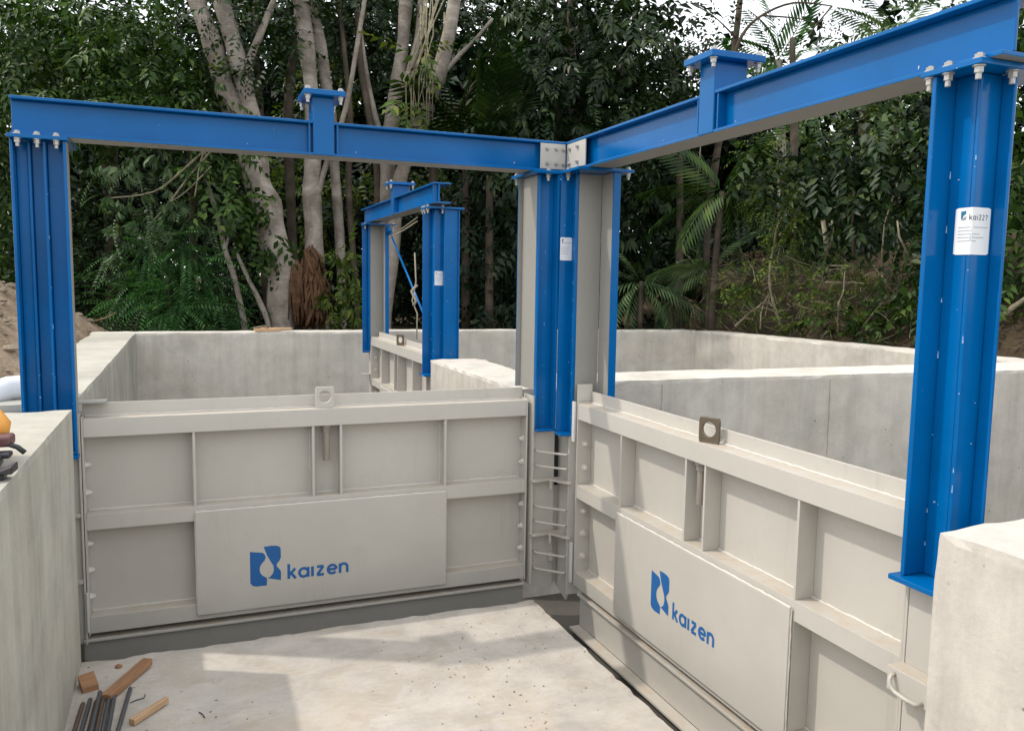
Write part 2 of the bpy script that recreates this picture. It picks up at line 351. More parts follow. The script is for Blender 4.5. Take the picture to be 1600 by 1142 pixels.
# ------------------------------------------------------------------ flat lettering
def arc(cx, cy, r, a0, a1, n=14): return [(cx+r*math.cos(R(a0+(a1-a0)*i/n)), cy+r*math.sin(R(a0+(a1-a0)*i/n))) for i in range(n+1)]
def sub(pl, n=6):
    out = []
    for a, b in zip(pl[:-1], pl[1:]): out += [(a[0]+(b[0]-a[0])*i/n, a[1]+(b[1]-a[1])*i/n) for i in range(n)]
    return out+[pl[-1]]
GL = {
 'k': (.78, [[(.0, 0), (.0, 1.5)], [(.08, .42), (.62, 1.0)], [(.22, .56), (.66, 0)]]),
 'a': (1.06, [arc(.44, .5, .42, 0, 360, 26), [(.86, 0), (.86, 1.0)]]),
 'I': (.22, [[(.0, 0), (.0, 1.0)]]),
 'i': (.22, [[(.0, 0), (.0, 1.0)], [(.0, 1.22), (.0, 1.38)]]),
 'z': (.84, [[(.0, .92), (.64, .92)], [(.62, .90), (.03, .10)], [(.0, .08), (.68, .08)]]),
 'e': (1.0, [[(.04, .5), (.84, .5)], arc(.44, .5, .42, 0, 318, 24)]),
 'n': (.9, [[(.0, 0), (.0, 1.0)], arc(.36, .58, .36, 180, 0, 14)+[(.72, .0)]]),
 '2': (.78, [arc(.3, .98, .3, 160, -20, 12)+[(.02, .05)], [(.0, .06), (.62, .06)]]),
 '7': (.72, [[(.0, 1.25), (.62, 1.25)], [(.60, 1.22), (.2, 0)]]),
}
def stroke(mb, pl, w, put, off):
    n = len(pl); Lp = []; Rp = []
    for i, p in enumerate(pl):
        a = pl[max(0, i-1)]; b = pl[min(n-1, i+1)]; dx, dy = b[0]-a[0], b[1]-a[1]; l = math.hypot(dx, dy) or 1
        nx, ny = -dy/l*w/2, dx/l*w/2; Lp.append((p[0]+nx, p[1]+ny)); Rp.append((p[0]-nx, p[1]-ny))
    vs = [put(*q, off) for q in Lp+Rp]
    mb.add(vs, [(i, n+i, n+i+1, i+1) for i in range(n-1)])
def lettering(text, xh, w, put, x0, y0, gap=.22):
    mb = MB(); x = 0; c = 0
    for ch in text:
        adv, st = GL[ch]
        for pl in st:
            stroke(mb, sub([(x0+(x+px)*xh, y0+py*xh) for px, py in pl], 3), w*xh, put, c*.00012); c = (c+1) % 4
        x += adv+gap
    return mb
LOGO_L = [(0.69, 0.313), (0.749, 0.302), (0.758, 0.292), (0.762, 0.277), (0.756, 0.264), (0.743, 0.25), (0.735, 0.237), (0.733, 0.222), (0.735, 0.206), (0.744, 0.193), (0.762, 0.18), (0.766, 0.175), (0.765, 0.141), (0.716, 0.141), (0.699, 0.147), (0.69, 0.160)]
LOGO_R = [(0.753, 0.331), (0.788, 0.333), (0.814, 0.330), (0.827, 0.323), (0.831, 0.311), (0.831, 0.27), (0.824, 0.255), (0.811, 0.24), (0.812, 0.228), (0.825, 0.213), (0.831, 0.2), (0.83, 0.159), (0.804, 0.166), (0.769, 0.176), (0.782, 0.182), (0.793, 0.195), (0.798, 0.214), (0.796, 0.234), (0.783, 0.257), (0.767, 0.289)]

# ------------------------------------------------------------------ sluice gates (local: x along the gate, y back from its front, z up)
GW = 2.107
RAILS = ((.895, .977), (.480, .551), (.008, .084))
CACHE = {}
def cached(key, fn):
    if key not in CACHE: CACHE[key] = fn()
    return CACHE[key]
def box_mesh(key, b, m):
    def mk():
        q = MB(); q.box(*b); return q.mesh(key, m)
    return cached(key, mk)
def bolt_mesh(r, h, r2, h2, m, key):
    r *= .80; r2 *= .85; h2 *= .7
    def mk():
        q = MB(); q.cyl((0, 0, 0), (0, 0, .003), r*1.35, n=14); q.cyl((0, 0, .003), (0, 0, h), r, n=6)
        if h2: q.cyl((0, 0, h), (0, 0, h+h2), r2, n=10)
        return q.mesh('bolt', m)
    return cached(key, mk)
def hole_plate(w, h, t, r, m, key, n=28):
    def mk():
        vs = []; fs = []
        for y in (0, t):
            for k in range(n):
                a = 2*math.pi*k/n; c, s = math.cos(a), math.sin(a); q = max(abs(c)/(w/2), abs(s)/(h/2))
                vs.append((c/q, y, h/2+s/q))
            for k in range(n):
                a = 2*math.pi*k/n; vs.append((r*math.cos(a), y, h/2+.004+r*math.sin(a)))
        for k in range(n):
            j = (k+1) % n
            fs += [(k, j, n+j, n+k), (2*n+k, 3*n+k, 3*n+j, 2*n+j), (k, 2*n+k, 2*n+j, j), (n+k, n+j, 3*n+j, 3*n+k)]
        q = MB(); q.add(vs, fs); return q.mesh('lifting_lug', m)
    return cached(key, mk)
def make_gate(label, loc, rz, logo, lug_mat, lug_rot, lug_s):
    g = tag(empty('sluice_gate', loc, rz), label, 'sluice gate', 'grey steel sluice gates')
    bv = .0015
    def part(name, key, b): return link(name, box_mesh(key, b, M['grey']), g, bevel=bv)
    part('skin_plate', 'skin', (0, GW, .080, .090, 0, 1.036))
    for i, (a, b) in enumerate(RAILS): part('rail', 'rail%d' % i, (.0085, GW-.0085, 0, .0795, a, b))
    part('end_plate', 'endl', (0, .008, -.002, .0795, 0, .985)); part('end_plate', 'endr', (GW-.008, GW, -.002, .0795, 0, .985))
    for i, s in enumerate((.450, .985, 1.118, 1.648)): part('stiffener', 'stu%d' % i, (s, s+.012, .003, .0795, .5515, .8945))
    for i, s in enumerate((.462, 1.6485)): part('stiffener', 'stl%d' % i, (s, s+.012, .0005, .0795, .0845, .4795))
    cp = part('cover_panel', 'cover', (.454, 1.655, -.013, -.001, .034, .524))
    # bolts through the end plates
    bm = bolt_mesh(.0165, .016, .010, .009, M['weld'], 'gatebolt')
    for z in (.765, .640, .408, .286, .164):
        link('bolt', bm, g, (.008, .042, z), (0, R(90), 0)); link('bolt', bm, g, (GW-.008, .042, z), (0, R(-90), 0))
    def bead(key, pts, r):
        def mk():
            q = MB(); rr = random.Random(len(key)+int(pts[0][2]*100)); P = []; n = int((Vector(pts[1])-Vector(pts[0])).length/.018)
            for i in range(n+1): P.append(Vector(pts[0]).lerp(Vector(pts[1]), i/n)+Vector((0, rr.uniform(-.001, .001), rr.uniform(-.0012, .0012))))
            q.tube(P, [r*rr.uniform(.7, 1.25) for _ in P], 6); return q.mesh('weld_bead', M['weld'])
        link('weld_bead', cached(key, mk), g if 'cov' not in key else cp)
    for i, z in enumerate((.5525, .0855, .9785)): bead('rail%d' % (i+5), ((.012, .0775, z), (GW-.012, .0775, z)), .0038)
    bead('covt', ((.456, -.008, .5248), (1.653, -.008, .5248)), .0046); bead('covr', ((1.6565, -.006, .04), (1.6565, -.006, .52)), .0032); bead('covl', ((.4525, -.006, .04), (.4525, -.006, .52)), .0032)
    for s in (.450, .985, 1.118, 1.648): bead('st%.3f' % s, ((s-.001, .0775, .56), (s-.001, .0775, .89)), .0032)
    # lifting bolt in the middle bay
    def nut():
        q = MB(); q.cyl((0, 0, 0), (0, 0, -.012), .028, n=16); q.cyl((0, 0, -.012), (0, 0, -.036), .022, n=6); q.cyl((0, 0, -.036), (0, 0, -.175), .0165, n=14)
        return q.mesh('lifting_bolt', M['boltm'])
    link('lifting_bolt', cached('liftbolt', nut), g, (1.058, .034, .8945))
    link('lifting_lug', hole_plate(.09, .103, .014, .030, lug_mat, 'lug'+lug_mat.name), g, (lug_s, .030, .9765), (0, 0, lug_rot), bevel=.002)
    if logo:
        du, dz = logo
        put = lambda x, z, o: (x+du, -.0138-o, z+dz)
        for P in (LOGO_L, LOGO_R):
            q = MB(); q.add([put(x, z, 0) for x, z in P], [tuple(range(len(P)))]); link('emblem', q.mesh('emblem', M['printblue']), cp)
        q = lettering('kaIzen', .0490, .27, put, .867, .1600); link('lettering', q.mesh('lettering', M['printblue']), cp)
    return g
make_gate('left sluice gate, grey and shaded, closing the channel between the left wall and the corner', (-GW, 0, 0), 0, (0, 0), M['grey'], 0, 1.052)
make_gate('right sluice gate, sunlit, with a brown lug on top', (.2035, -.18, 0), R(-90), (.097, .047), M['bare'], R(24), 1.10)
make_gate('small distant sluice gate under the rear blue gantry', (.12, 4.50, .02), R(-90), None, M['bare'], R(30), 1.10)

# ------------------------------------------------------------------ blue gantries
def T_obj(o, T):
    o.location = (T[0], T[1], 0); o.rotation_euler = (0, 0, T[2]); return o
BL = [M['blue'], M['grey2'], M['grey']]
ZT, ZB = 2.15, .83
G_ = 1   # grey face index
NUT = lambda: bolt_mesh(.0145, .018, .0085, .022, M['zinc'], 'nut')
HEAD = lambda: bolt_mesh(.0145, .012, .008, .004, M['zinc'], 'head')
def colbolts(parent, pts, z_lo=ZT, z_hi=ZT+.0155):
    for (x, y) in pts:
        link('bolt', NUT(), parent, (x, y, z_lo), (R(180), 0, 0)); link('bolt', HEAD(), parent, (x, y, z_hi))
def weldbits(parent, x, y, zs, dx=0):
    pass
def spots(parent, cols, z0):
    rr = random.Random(int(z0*1000)+len(cols)); q = MB()
    for (x, y, s) in cols:
        z = z0+.08
        while z < ZT-.1:
            L = rr.choice((.003, .004, .012, .02)); q.cyl((x, y, z), (x+rr.uniform(-.0005, .0005), y, z+L), rr.uniform(.0011, .0020), .0008, 6); z += rr.uniform(.05, .24)
    link('weld_spots', q.mesh('weld_spots', M['spat']), parent)
def outer_column(parent, T, side, wide, three=False, z0=ZB, dz=0, sticker=None):
    """outer post of a gantry; u runs outward from the gate end"""
    X = (lambda u: GW+u) if side > 0 else (lambda u: -u)
    def bx(q, u0, u1, n0, n1, z0_, z1_, face=None):
        x0, x1 = sorted((X(u0), X(u1))); mi = [0]*6
        if face == 'slot': mi[0 if side > 0 else 1] = G_
        q.box(x0, x1, n0, n1, z0_, z1_, mi)
    q = MB(); t = .012
    zb = z0
    bx(q, .008, .022, -.040, .20 if not wide else .035, zb, ZT-.001, 'slot')           # front lip and slot side plate
    bx(q, .0225, .088, .030, .040, zb, ZT-.001)                  # first web
    bx(q, .088, .100, .0295 if not wide else -.010, .112, zb, ZT-.001)
    if wide:
        bx(q, .1005, .150, .060, .070, zb, ZT-.001)
        bx(q, .150, .162, .030, .12, zb, ZT-.001)
        bx(q, .1625, .205, .045, .055, zb, ZT-.001)
        bx(q, .205, .217, -.020, .20, zb, ZT-.001)
        umax = .222
    elif three:
        bx(q, .1005, .150, .100, .110, zb, ZT-.001); bx(q, .150, .160, .095, .215, zb, ZT-.001); bx(q, .1605, .178, .205, .215, zb, ZT-.001); umax = .185
    else:
        bx(q, .1005, .138, .100, .110, zb, ZT-.001); umax = .160
    c = T_obj(link('column', q.mesh('column', BL), parent, bevel=.003), T); c.location.z = dz
    q = MB(); bx(q, -.020 if not wide else .0, umax, -.052, .25, ZT, ZT+.015); link('cap_plate', q.mesh('cap_plate', M['blue']), c, bevel=.002)
    q = MB(); bx(q, -.012 if not wide else .006, .16 if not wide else .215, -.062, .13, zb-.016, zb-.001); link('foot_plate', q.mesh('foot_plate', M['blue']), c, bevel=.002)
    if wide: pts = [(.185, -.035), (.115, -.035), (.045, -.035)]
    else: pts = [(-.004, -.034), (.052, -.034), (.140, -.034), (.140, .085)]
    colbolts(c, [(X(u), n) for u, n in pts])
    spots(c, [(X(.0225+.002), .0285, -1), (X(.0985), .0285, -1)] if not wide else [(X(.088), -.011, -1)], z0)
    return c, X
def beam(parent, T, s0, s1, post, dz=0, endplate=None):
    q = MB(); nf0, nf1 = -.0215, .1185
    q.box(s0, s1, nf0, nf1, 2.166, 2.178, [0, 0, 0, 0, G_, 0]); q.box(s0, s1, nf0, nf1, 2.309, 2.321); q.box(s0+.001, s1-.001, .018, .028, 2.1782, 2.3088)
    b = T_obj(link('beam', q.mesh('beam', BL), parent, bevel=.0022), T); b.location.z = dz
    for s in (post-.068, post+.060): boxo('web_stiffener', (s, s+.008, -.018, .0175, 2.1785, 2.3085), M['blue'], b)
    if endplate: boxo('web_stiffener', (endplate, endplate+.008, -.018, .0175, 2.1785, 2.3085), M['blue'], b)
    p = boxo('lifting_post', (post-.048, post+.048, -.0245, .1215, 2.1675, 2.430), M['blue'], b, .003)
    pc = boxo('post_cap', (post-.094, post+.094, -.070, .170, 2.4305, 2.455), M['blue'], b, .003)
    for sx in (-.074, .074):
        for n in (-.050, .150):
            link('bolt', NUT(), b, (post+sx, n, 2.430), (R(180), 0, 0)); link('bolt', HEAD(), b, (post+sx, n, 2.4552))
    return b
T1 = (-GW, 0, 0); T2 = (.2035, -.18, R(-90)); T3 = (.06, 4.60, R(-90))
G1 = tag(empty('gantry', (0, 0, 0)), 'large blue steel gantry of two beams meeting at the corner post above both near gates', 'gantry', 'blue steel gantries over the gates')
beam(G1, T1, -.212, 2.2895, 1.048)
beam(G1, T2, -.298, 2.298, 1.076)
c1, X1 = outer_column(G1, T1, -1, True)
c2, X2 = outer_column(G1, T2, 1, False, z0=.805)
def corner_left(parent, z0=.83, T=T1):      # right-hand post of the left gate
    q = MB(); u = GW
    q.box(u+.030, u+.040, .0, .190, z0+.2, ZT-.001, [G_, 0, 0, 0, 0, 0]); q.box(u+.030, u+.040, -.03, -.0005, z0, ZT-.001)
    q.box(u+.0405, u+.122, -.004, .006, z0, ZT-.001); q.box(u+.122, u+.134, -.062, .006, z0, ZT-.001)
    q.box(u+.005, u+.040, .1905, .200, z0+.2, ZT-.001, [0, 0, G_, 0, 0, 0]); q.box(u+.0405, u+.1205, .15, .16, z0+.2, ZT-.001)
    c = T_obj(link('column', q.mesh('column', BL), parent, bevel=.002), T)
    boxo('cap_plate', (u-.012, u+.146, -.068, .260, ZT, ZT+.015), M['blue'], c, .002)
    boxo('foot_plate', (u+.028, u+.136, -.066, .008, z0-.014, z0-.001), M['blue'], c, .002)
    colbolts(c, [(u+.075, -.040), (u+.008, .225)]); spots(c, [(u+.082, -.0055, -1)], z0)
    return c
def corner_right(parent, T, z0=.815, dz=0):     # left-hand post of the right gate and of the far one
    q = MB()
    q.box(-.050, -.040, .0, .130, .98, ZT-.001, [0, 1, 0, 0, 0, 0]); q.box(-.050, -.040, -.018, -.0005, z0, ZT-.001)
    q.box(-.100, -.0505, -.006, .004, z0, ZT-.001); q.box(-.112, -.100, -.072, .004, z0, ZT-.001, 0)
    q.box(-.040, .084, .1305, .142, .98, ZT-.001, [0, 0, 1, 0, 0, 0]); q.box(.0845, .094, .125, .165, .95, ZT-.001)
    c = T_obj(link('column', q.mesh('column', BL), parent, bevel=.002), T); c.location.z = dz
    boxo('cap_plate', (-.125, .105, -.078, .235, ZT, ZT+.015), M['blue'], c, .002)
    boxo('foot_plate', (-.116, -.036, -.076, .006, z0-.014, z0-.001), M['blue'], c, .002)
    colbolts(c, [(-.078, -.045), (.085, .21)]); spots(c, [(-.070, -.0075, -1)], z0)
    return c
cl = corner_left(G1); cR = corner_right(G1, (T2[0], T2[1]+0, T2[2]))
# the bolted joint plates at the corner
j1 = boxo('joint_plate', (.037, .1785, -.0205, -.0145, 2.1795, 2.3080), M['grey'], G1, .001)
j2 = boxo('joint_plate', (.1845, .1905, -.235, -.0225, 2.1795, 2.3080), M['grey'], G1, .001)
for x in (.075, .125, .165):
    for z in (2.208, 2.282): link('bolt', bolt_mesh(.011, .010, .007, .006, M['zinc'], 'jb'), j1, (x, -.0205, z), (R(90), 0, 0))
for y in (-.060, -.150):
    for z in (2.208, 2.282): link('bolt', bolt_mesh(.011, .010, .007, .006, M['zinc'], 'jb'), j2, (.1845, y, z), (0, R(-90), 0))
# rear gantry
G2 = tag(empty('gantry', (.12, 4.50, 0)), 'small distant blue gantry with a diagonal brace, standing over the rear gate', 'gantry', 'blue steel gantries over the gates')
T3l = (0, 0, R(-90))
beam(G2, T3l, -.42, 2.36, 1.02, dz=.02, endplate=2.32)
c3, X3 = outer_column(G2, T3l, 1, False, three=True, z0=.86)
c4 = corner_right(G2, T3l, .85, .0)
q = MB(); q.tube([(.16, -.12, 2.10), (.16, -1.9, 1.02)], .010, 8); q.cyl((.16, -.10, 2.115), (.16, -.14, 2.075), .03)
link('brace_rod', q.mesh('brace_rod', M['blue'], True), G2)
q = MB(); q.tube([(.022, -2.06, 2.16), (.022, -2.03, 1.05)], .009, 8); link('guide_rod', q.mesh('guide_rod', M['blue'], True), G2)

# ---- stickers
def sticker(parent, w, h, put, text, lines, name='sticker'):
    nx = 14; r = .006
    def rim(x, z, o): return put(x, z, o)
    q = MB(); vs = []; fs = []
    for j in range(3):
        for i in range(nx+1):
            ins = r*.5 if (i in (0, nx) and j in (0, 2)) else 0
            x = i/nx*w; z = j/2*h; z = z+ins if j == 0 else z-ins if j == 2 else z
            vs.append(put(x, z, 0))
    for j in range(2):
        for i in range(nx): fs.append((j*(nx+1)+i, j*(nx+1)+i+1, (j+1)*(nx+1)+i+1, (j+1)*(nx+1)+i))
    q.add(vs, fs); st = link(name, q.mesh(name, M['white']), parent)
    if text:
        xh = w*.088; x0 = w*.36
        l = lettering(text, xh, .17, lambda x, z, o: put(x, z, .0006+o), x0, h*.735, .38); link('lettering', l.mesh('lettering', M['printdark']), st)
        q = MB(); P = [(.14, .92), (.27, .93), (.26, .86), (.20, .83), (.19, .78), (.15, .75)]
        q.add([put(a*w, b*h, .0006) for a, b in P], [tuple(range(6))]); link('emblem', q.mesh('emblem', M['printteal']), st)
        q = MB()
        for k in range(4): q.add([put((.16+.03*k)*w, .735*h, .0007), put((.18+.03*k)*w, .735*h, .0007), put((.185+.03*k)*w, (.77+.015*k)*h, .0007), put((.165+.03*k)*w, (.765+.015*k)*h, .0007)], [(0, 1, 2, 3)])
        link('emblem', q.mesh('emblem', M['printgrey']), st)
    q = MB()
    for k, ln in enumerate(lines):
        z = h*(.58-.072*k); stroke(q, sub([(w*.09, z), (w*(.09+ln), z)], 8), h*.012, lambda x, zz, o: put(x, zz, .0006), 0)
    link('printed_lines', q.mesh('printed_lines', M['printgrey']), st)
    return st
def put2(x, z, o):      # wraps round the convex edge between web and side plate
    u0, a, rr = .048, .040, .006; o += .0012
    if x < a-rr: return (GW+u0+x, .030-o, z+1.700)
    L = math.pi/2*rr
    if x < a-rr+L:
        t = (x-(a-rr))/rr; c = (GW+.100-rr, .0295+rr); return (c[0]+(rr+o)*math.sin(t)-.000, c[1]-(rr+o)*math.cos(t), z+1.700)
    return (GW+.100+o, .0295+rr+(x-(a-rr+L)), z+1.700)
# thin wrap needs the sheet to reach the edge
def put2b(x, z, o):
    a = .050; o += .0014
    if x <= a: return (GW+.100-a+x+o*(x/a), .0295-o, z+1.688)
    return (GW+.100+o, .0295-o+(x-a), z+1.688)
sticker(c2, .115, .122, put2b, 'kai227', (.82, .35, .6, .73, .5))
sticker(cR, .066, .115, lambda x, z, o: (-.0995+.0006+o*1.0, -.071+x*.98, z+1.712) , None, ()) if 0 else None
def putc(x, z, o): return (-.100+.0008+o, -.006-.066+x*1.0, z+1.712)
stc = sticker(cR, .066, .118, lambda x, z, o: (-.0992+o, -.0725+x, z+1.712), 'kaIzen', (.75, .6, .7, .45, .6))
sticker(c3, .066, .112, lambda x, z, o: (GW+.1008+o, .034+x, z+1.560), 'kaIzen', (.7, .7, .6, .7, .5))

# ------------------------------------------------------------------ guides, rungs, pads
gp = tag(empty('guide_post', (.10, 0, 0)), 'grey guide channels with six rungs at the corner below the blue posts', 'gate guide', 'grey gate guides')
def gpart(name, mb, m=M['grey'], bevel=.0015, parent=gp):
    me = mb.mesh(name, m)
    for v in me.vertices: v.co.x -= .10
    return link(name, me, parent, bevel=bevel)
q = MB()
pl = [(.030, -.03), (.140, -.075), (.158, -.055), (.158, .816), (.030, .816)]
q.add([(x, -.004, z) for x, z in pl]+[(x, .006, z) for x, z in pl], [(0, 1, 2, 3, 4), (9, 8, 7, 6, 5)]+[(i, 5+i, 5+(i+1) % 5, (i+1) % 5) for i in range(5)])
q.box(.018, .030, -.022, .10, -.03, 1.0)
gpart('channel', q)
q = MB()
pr = [(.045, -.06), (-.100, -.105), (-.125, -.06), (-.125, .790), (-.02, .800), (.02, .775), (.045, .72)]
n_ = len(pr)
q.add([(.196, y, z) for y, z in pr]+[(.206, y, z) for y, z in pr], [tuple(range(n_))[::-1], tuple(range(n_, 2*n_))]+[(i, (i+1) % n_, n_+(i+1) % n_, n_+i) for i in range(n_)])
q.box(.180, .30, -.138, -.1255, -.06, .80)
gpart('channel', q)
boxo('infill', (.060, .092, .020, .030, .50, .80), M['black'], gp, 0)  # black strip paints in the shade of the gap between the channels
boxo('channel', (.060, .092, .0305, .040, -.05, .80), M['grey'], gp, 0)
for z in (.706, .629, .408, .324, .155, .066):
    q = MB(); q.tube([(.045, -.006, z+.002), (.046, -.030, z+.001), (.060, -.050, z), (.168, -.136, z-.006), (.194, -.120, z-.006)], .0062, 8); gpart('rung', q, bevel=0)
for z in (.545, .250):
    q = MB(); P = [(.012, -.006), (.012, -.055), (.035, -.062), (.110, -.050), (.125, -.070), (.165, -.150), (.185, -.160), (.194, -.150), (.194, -.02), (.15, -.006)]
    q.add([(x, y, z) for x, y in P]+[(x, y, z+.010) for x, y in P], [tuple(range(10))[::-1], tuple(range(10, 20))]+[(i, (i+1) % 10, 10+(i+1) % 10, 10+i) for i in range(10)])
    q.box(.112, .124, -.06, -.048, z-.045, z-.0005); gpart('bracket', q)
boxo('clevis', (.125-.10, .150-.10, -.030, -.006, .095, .145), M['grey'], gp, .002)
for b in ((.186, .196, -.176, -.150, .775, .985), (.186, .196, -.176, -.152, .02, .235)): 
    boxo('pad', (b[0]-.10, b[1]-.10, b[2], b[3], b[4], b[5]), M['pad'], gp)
# clip plate on top of right gate corner
boxo('corner_clip', (.205-.1, .290-.1, -.176, -.168, .985, 1.075), M['grey'], gp, .002)
# left guide
gl = tag(empty('guide_post', (-GW, 0, 0)), 'thin grey guide strip beside the left gate against the left wall', 'gate guide', 'grey gate guides')
q = MB(); q.box(-.060, -.012, .012, .022, -.04, .83); q.box(-.012, -.003, -.006, .10, -.04, 1.0); q.box(-.075, -.0605, -.02, .05, -.04, .82); link('channel', q.mesh('channel', M['grey']), gl, bevel=.0015)
boxo('pad', (-.0025, .006, -.016, -.0025, .02, .20), M['pad'], gl)
boxo('bracket', (-.055, -.013, -.016, .0115, .545, .560), M['grey'], gl); boxo('bracket', (-.055, -.013, -.016, .0115, .245, .260), M['grey'], gl)
boxo('bracket', (-.03, .10, .02, .10, 1.040, 1.048), M['grey2'], gl)
# right guide: flat plate between the right gate and the right wall
gr = tag(empty('guide_post', (.2035, -2.29, 0)), 'broad grey guide plate with a bent rod handle, right of the sunlit gate', 'gate guide', 'grey gate guides')
q = MB(); q.box(-.006, .004, -.27, -.012, -.04, .785); q.box(-.008, .10, -.011, -.002, -.04, .785); link('channel', q.mesh('channel', M['grey']), gr, bevel=.0015)
boxo('ledge', (-.062, -.0065, -.27, -.004, .476, .546), M['grey'], gr, .002)
q = MB(); q.tube([(-.062, -.030, .530), (-.074, -.030, .527), (-.082, -.032, .518), (-.084, -.036, .507), (-.084, -.044, .497), (-.084, -.056, .491), (-.084, -.085, .488), (-.082, -.12, .487), (-.062, -.125, .488)], .0062, 10); link('handle', q.mesh('handle', M['grey'], True), gr)
# guide of the far gate
gf = tag(empty('guide_post', (.12, 4.50, 0)), 'small grey guide strip left of the distant gate', 'gate guide', 'grey gate guides')
q = MB(); q.box(-.006, .004, .012, .10, -.04, .86); q.box(-.006, .10, .003, .011, -.04, .95); link('channel', q.mesh('channel', M['grey']), gf, bevel=.0015)
boxo('bracket', (-.09, -.007, .02, .10, .60, .612), M['grey'], gf)

# ------------------------------------------------------------------ sill beams under the gates
def sill(label, loc, rz, s0, s1, f):
    wm = M['grey2'] if f else M['grey']  # darker paint on the left sill's web imitates its shade
    o = empty('sill_beam', loc, rz); tag(o, label, 'sill', 'grey steel sills under the gates')
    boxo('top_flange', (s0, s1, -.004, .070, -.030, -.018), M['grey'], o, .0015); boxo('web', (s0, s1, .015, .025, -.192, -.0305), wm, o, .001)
    boxo('bottom_flange', (s0, s1, -.045, .0145, -.205, -.193), M['grey'], o, .0015); boxo('web', (s0, s1, .055, .065, -.19, -.0305), M['grey2'], o, .001)
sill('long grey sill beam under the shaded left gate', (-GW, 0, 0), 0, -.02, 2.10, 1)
sill('long grey sill beam under the sunlit right gate with stepped shadows', (.2035, -.18, 0), R(-90), .05, 2.40, 0)
tag(boxo('infill_strip', (-GW, -.002, .062, .079, -.0175, -.001), M['black'], bevel=0), 'black seal below the shaded left gate', 'infill')  # black strips fill the slits below both near gates
tag(boxo('infill_strip', (.265, .283, -2.28, -.185, -.0175, -.001), M['black'], bevel=0), 'black seal below the sunlit right gate', 'infill')

# ------------------------------------------------------------------ loose things
def plank(name, label, cat, a, b, w, h, m, group=None, z=0, taper=1.0, roll=0):
    a, b = Vector(a), Vector(b); L = (b-a).length; rz = math.atan2(b.y-a.y, b.x-a.x)
    q = MB(); q.box(0, L, -w/2, w/2, 0, h)
    for i in (4, 5, 6, 7):
        x, y, zz = q.v[i]; q.v[i] = (x, y*taper, zz)
    o = link(name, q.mesh(name, m), None, a, (roll, -math.atan2(b.z-a.z, math.hypot(b.x-a.x, b.y-a.y)), rz), .002)
    tag(o, label, cat, group); return o
plank('wood_piece', 'longer red brown wood offcut lying beside the rebar on the slab', 'wood offcut', (-1.985, -.655, .002), (-1.85, -.405, .012), .042, .026, M['wood'], 'wood offcuts on the slab')
plank('wood_piece', 'squat chunky wood block leaning against the left wall', 'wood offcut', (-2.085, -.520, .002), (-2.030, -.505, .008), .085, .032, M['wood'], 'wood offcuts on the slab', roll=R(14))
plank('wood_piece', 'pale thin wood offcut with a splintered end, right of the rebar', 'wood offcut', (-1.885, -.870, .002), (-1.770, -.752, .008), .028, .022, M['wood2'], 'wood offcuts on the slab', taper=.6)
plank('wood_piece', 'tan board lying on top of the long rear wall', 'board', (-1.00, 5.08, 1.032), (-.74, 5.10, 1.034), .11, .028, M['wood2'], 'boards on the rear wall')
plank('wood_piece', 'thinner tan board crossing the first one on the rear wall', 'board', (-.93, 5.16, 1.045), (-.62, 5.06, 1.050), .07, .022, M['wood2'], 'boards on the rear wall')
q = MB(); q.tube([(-1.02, 5.04, 1.07), (-.90, 5.06, 1.09), (-.86, 5.10, 1.075)], .010, 6); 
tag(link('stone', q.mesh('stone', M['stone'], True)), 'small stone resting on the tan boards', 'stone')
# rebar bundle
def rebar(label, a, b, m, r=.0085):
    a, b = Vector(a), Vector(b); L = (b-a).length; q = MB(); n = int(L/.011)
    q.tube([(i*L/n, 0, 0) for i in range(n+1)], [r*(1.0 if i % 2 else .84) for i in range(n+1)], 8)
    o = link('rebar', q.mesh('rebar', m, True), None, a, (0, -math.asin((b.z-a.z)/L), math.atan2(b.y-a.y, b.x-a.x))); tag(o, label, 'rebar', 'steel bars by the left wall'); return o
rb = [((-2.062, -.66, .010), (-2.085, -1.35, .012), 'rust', 'rusty bar nearest the left wall in the bundle'),
      ((-2.040, -.635, .010), (-2.058, -1.34, .010), 'darksteel', 'dark bar second from the left wall'),
      ((-2.018, -.66, .010), (-2.028, -1.36, .010), 'rust', 'brown rusty bar third from the left wall'),
      ((-1.996, -.64, .010), (-2.002, -1.33, .010), 'rust', 'reddest rusty bar in the middle of the bundle'),
      ((-2.008, -.62, .026), (-2.016, -1.35, .027), 'darksteel', 'dark bar lying on top of the bundle'),
      ((-1.976, -.655, .010), (-1.982, -1.33, .010), 'darksteel', 'dark bar on the right side of the bundle'),
      ((-1.958, -.625, .010), (-1.962, -1.34, .010), 'darksteel', 'outermost grey bar at the right edge of the bundle'),
      ((-1.905, -.595, .010), (-1.955, -1.30, .010), 'darksteel', 'single dark bar lying apart, right of the bundle')]
for a, b, m, l in rb: rebar(l, a, b, M[m])
for k, (x, y, a, L, l) in enumerate([(-1.90, -.70, .4, .05, 'bent wire scrap between two wood offcuts'), (-1.66, -.86, -1.2, .05, 'short straight nail lying on the slab right of the pale offcut'), (-2.02, -.60, .6, .05, 'dark splinter beside the longer red brown offcut')]):
    q = MB(); q.tube([(0, 0, .003), (L*.5, .003, .004), (L, 0, .003), (L+.012*(k == 0), .02*(k == 0), .006)], .0022, 5)
    tag(link('nail', q.mesh('nail', M['darksteel']), None, (x, y, 0), (0, 0, a)), l, 'scrap')
q = MB(); rng = random.Random(4)
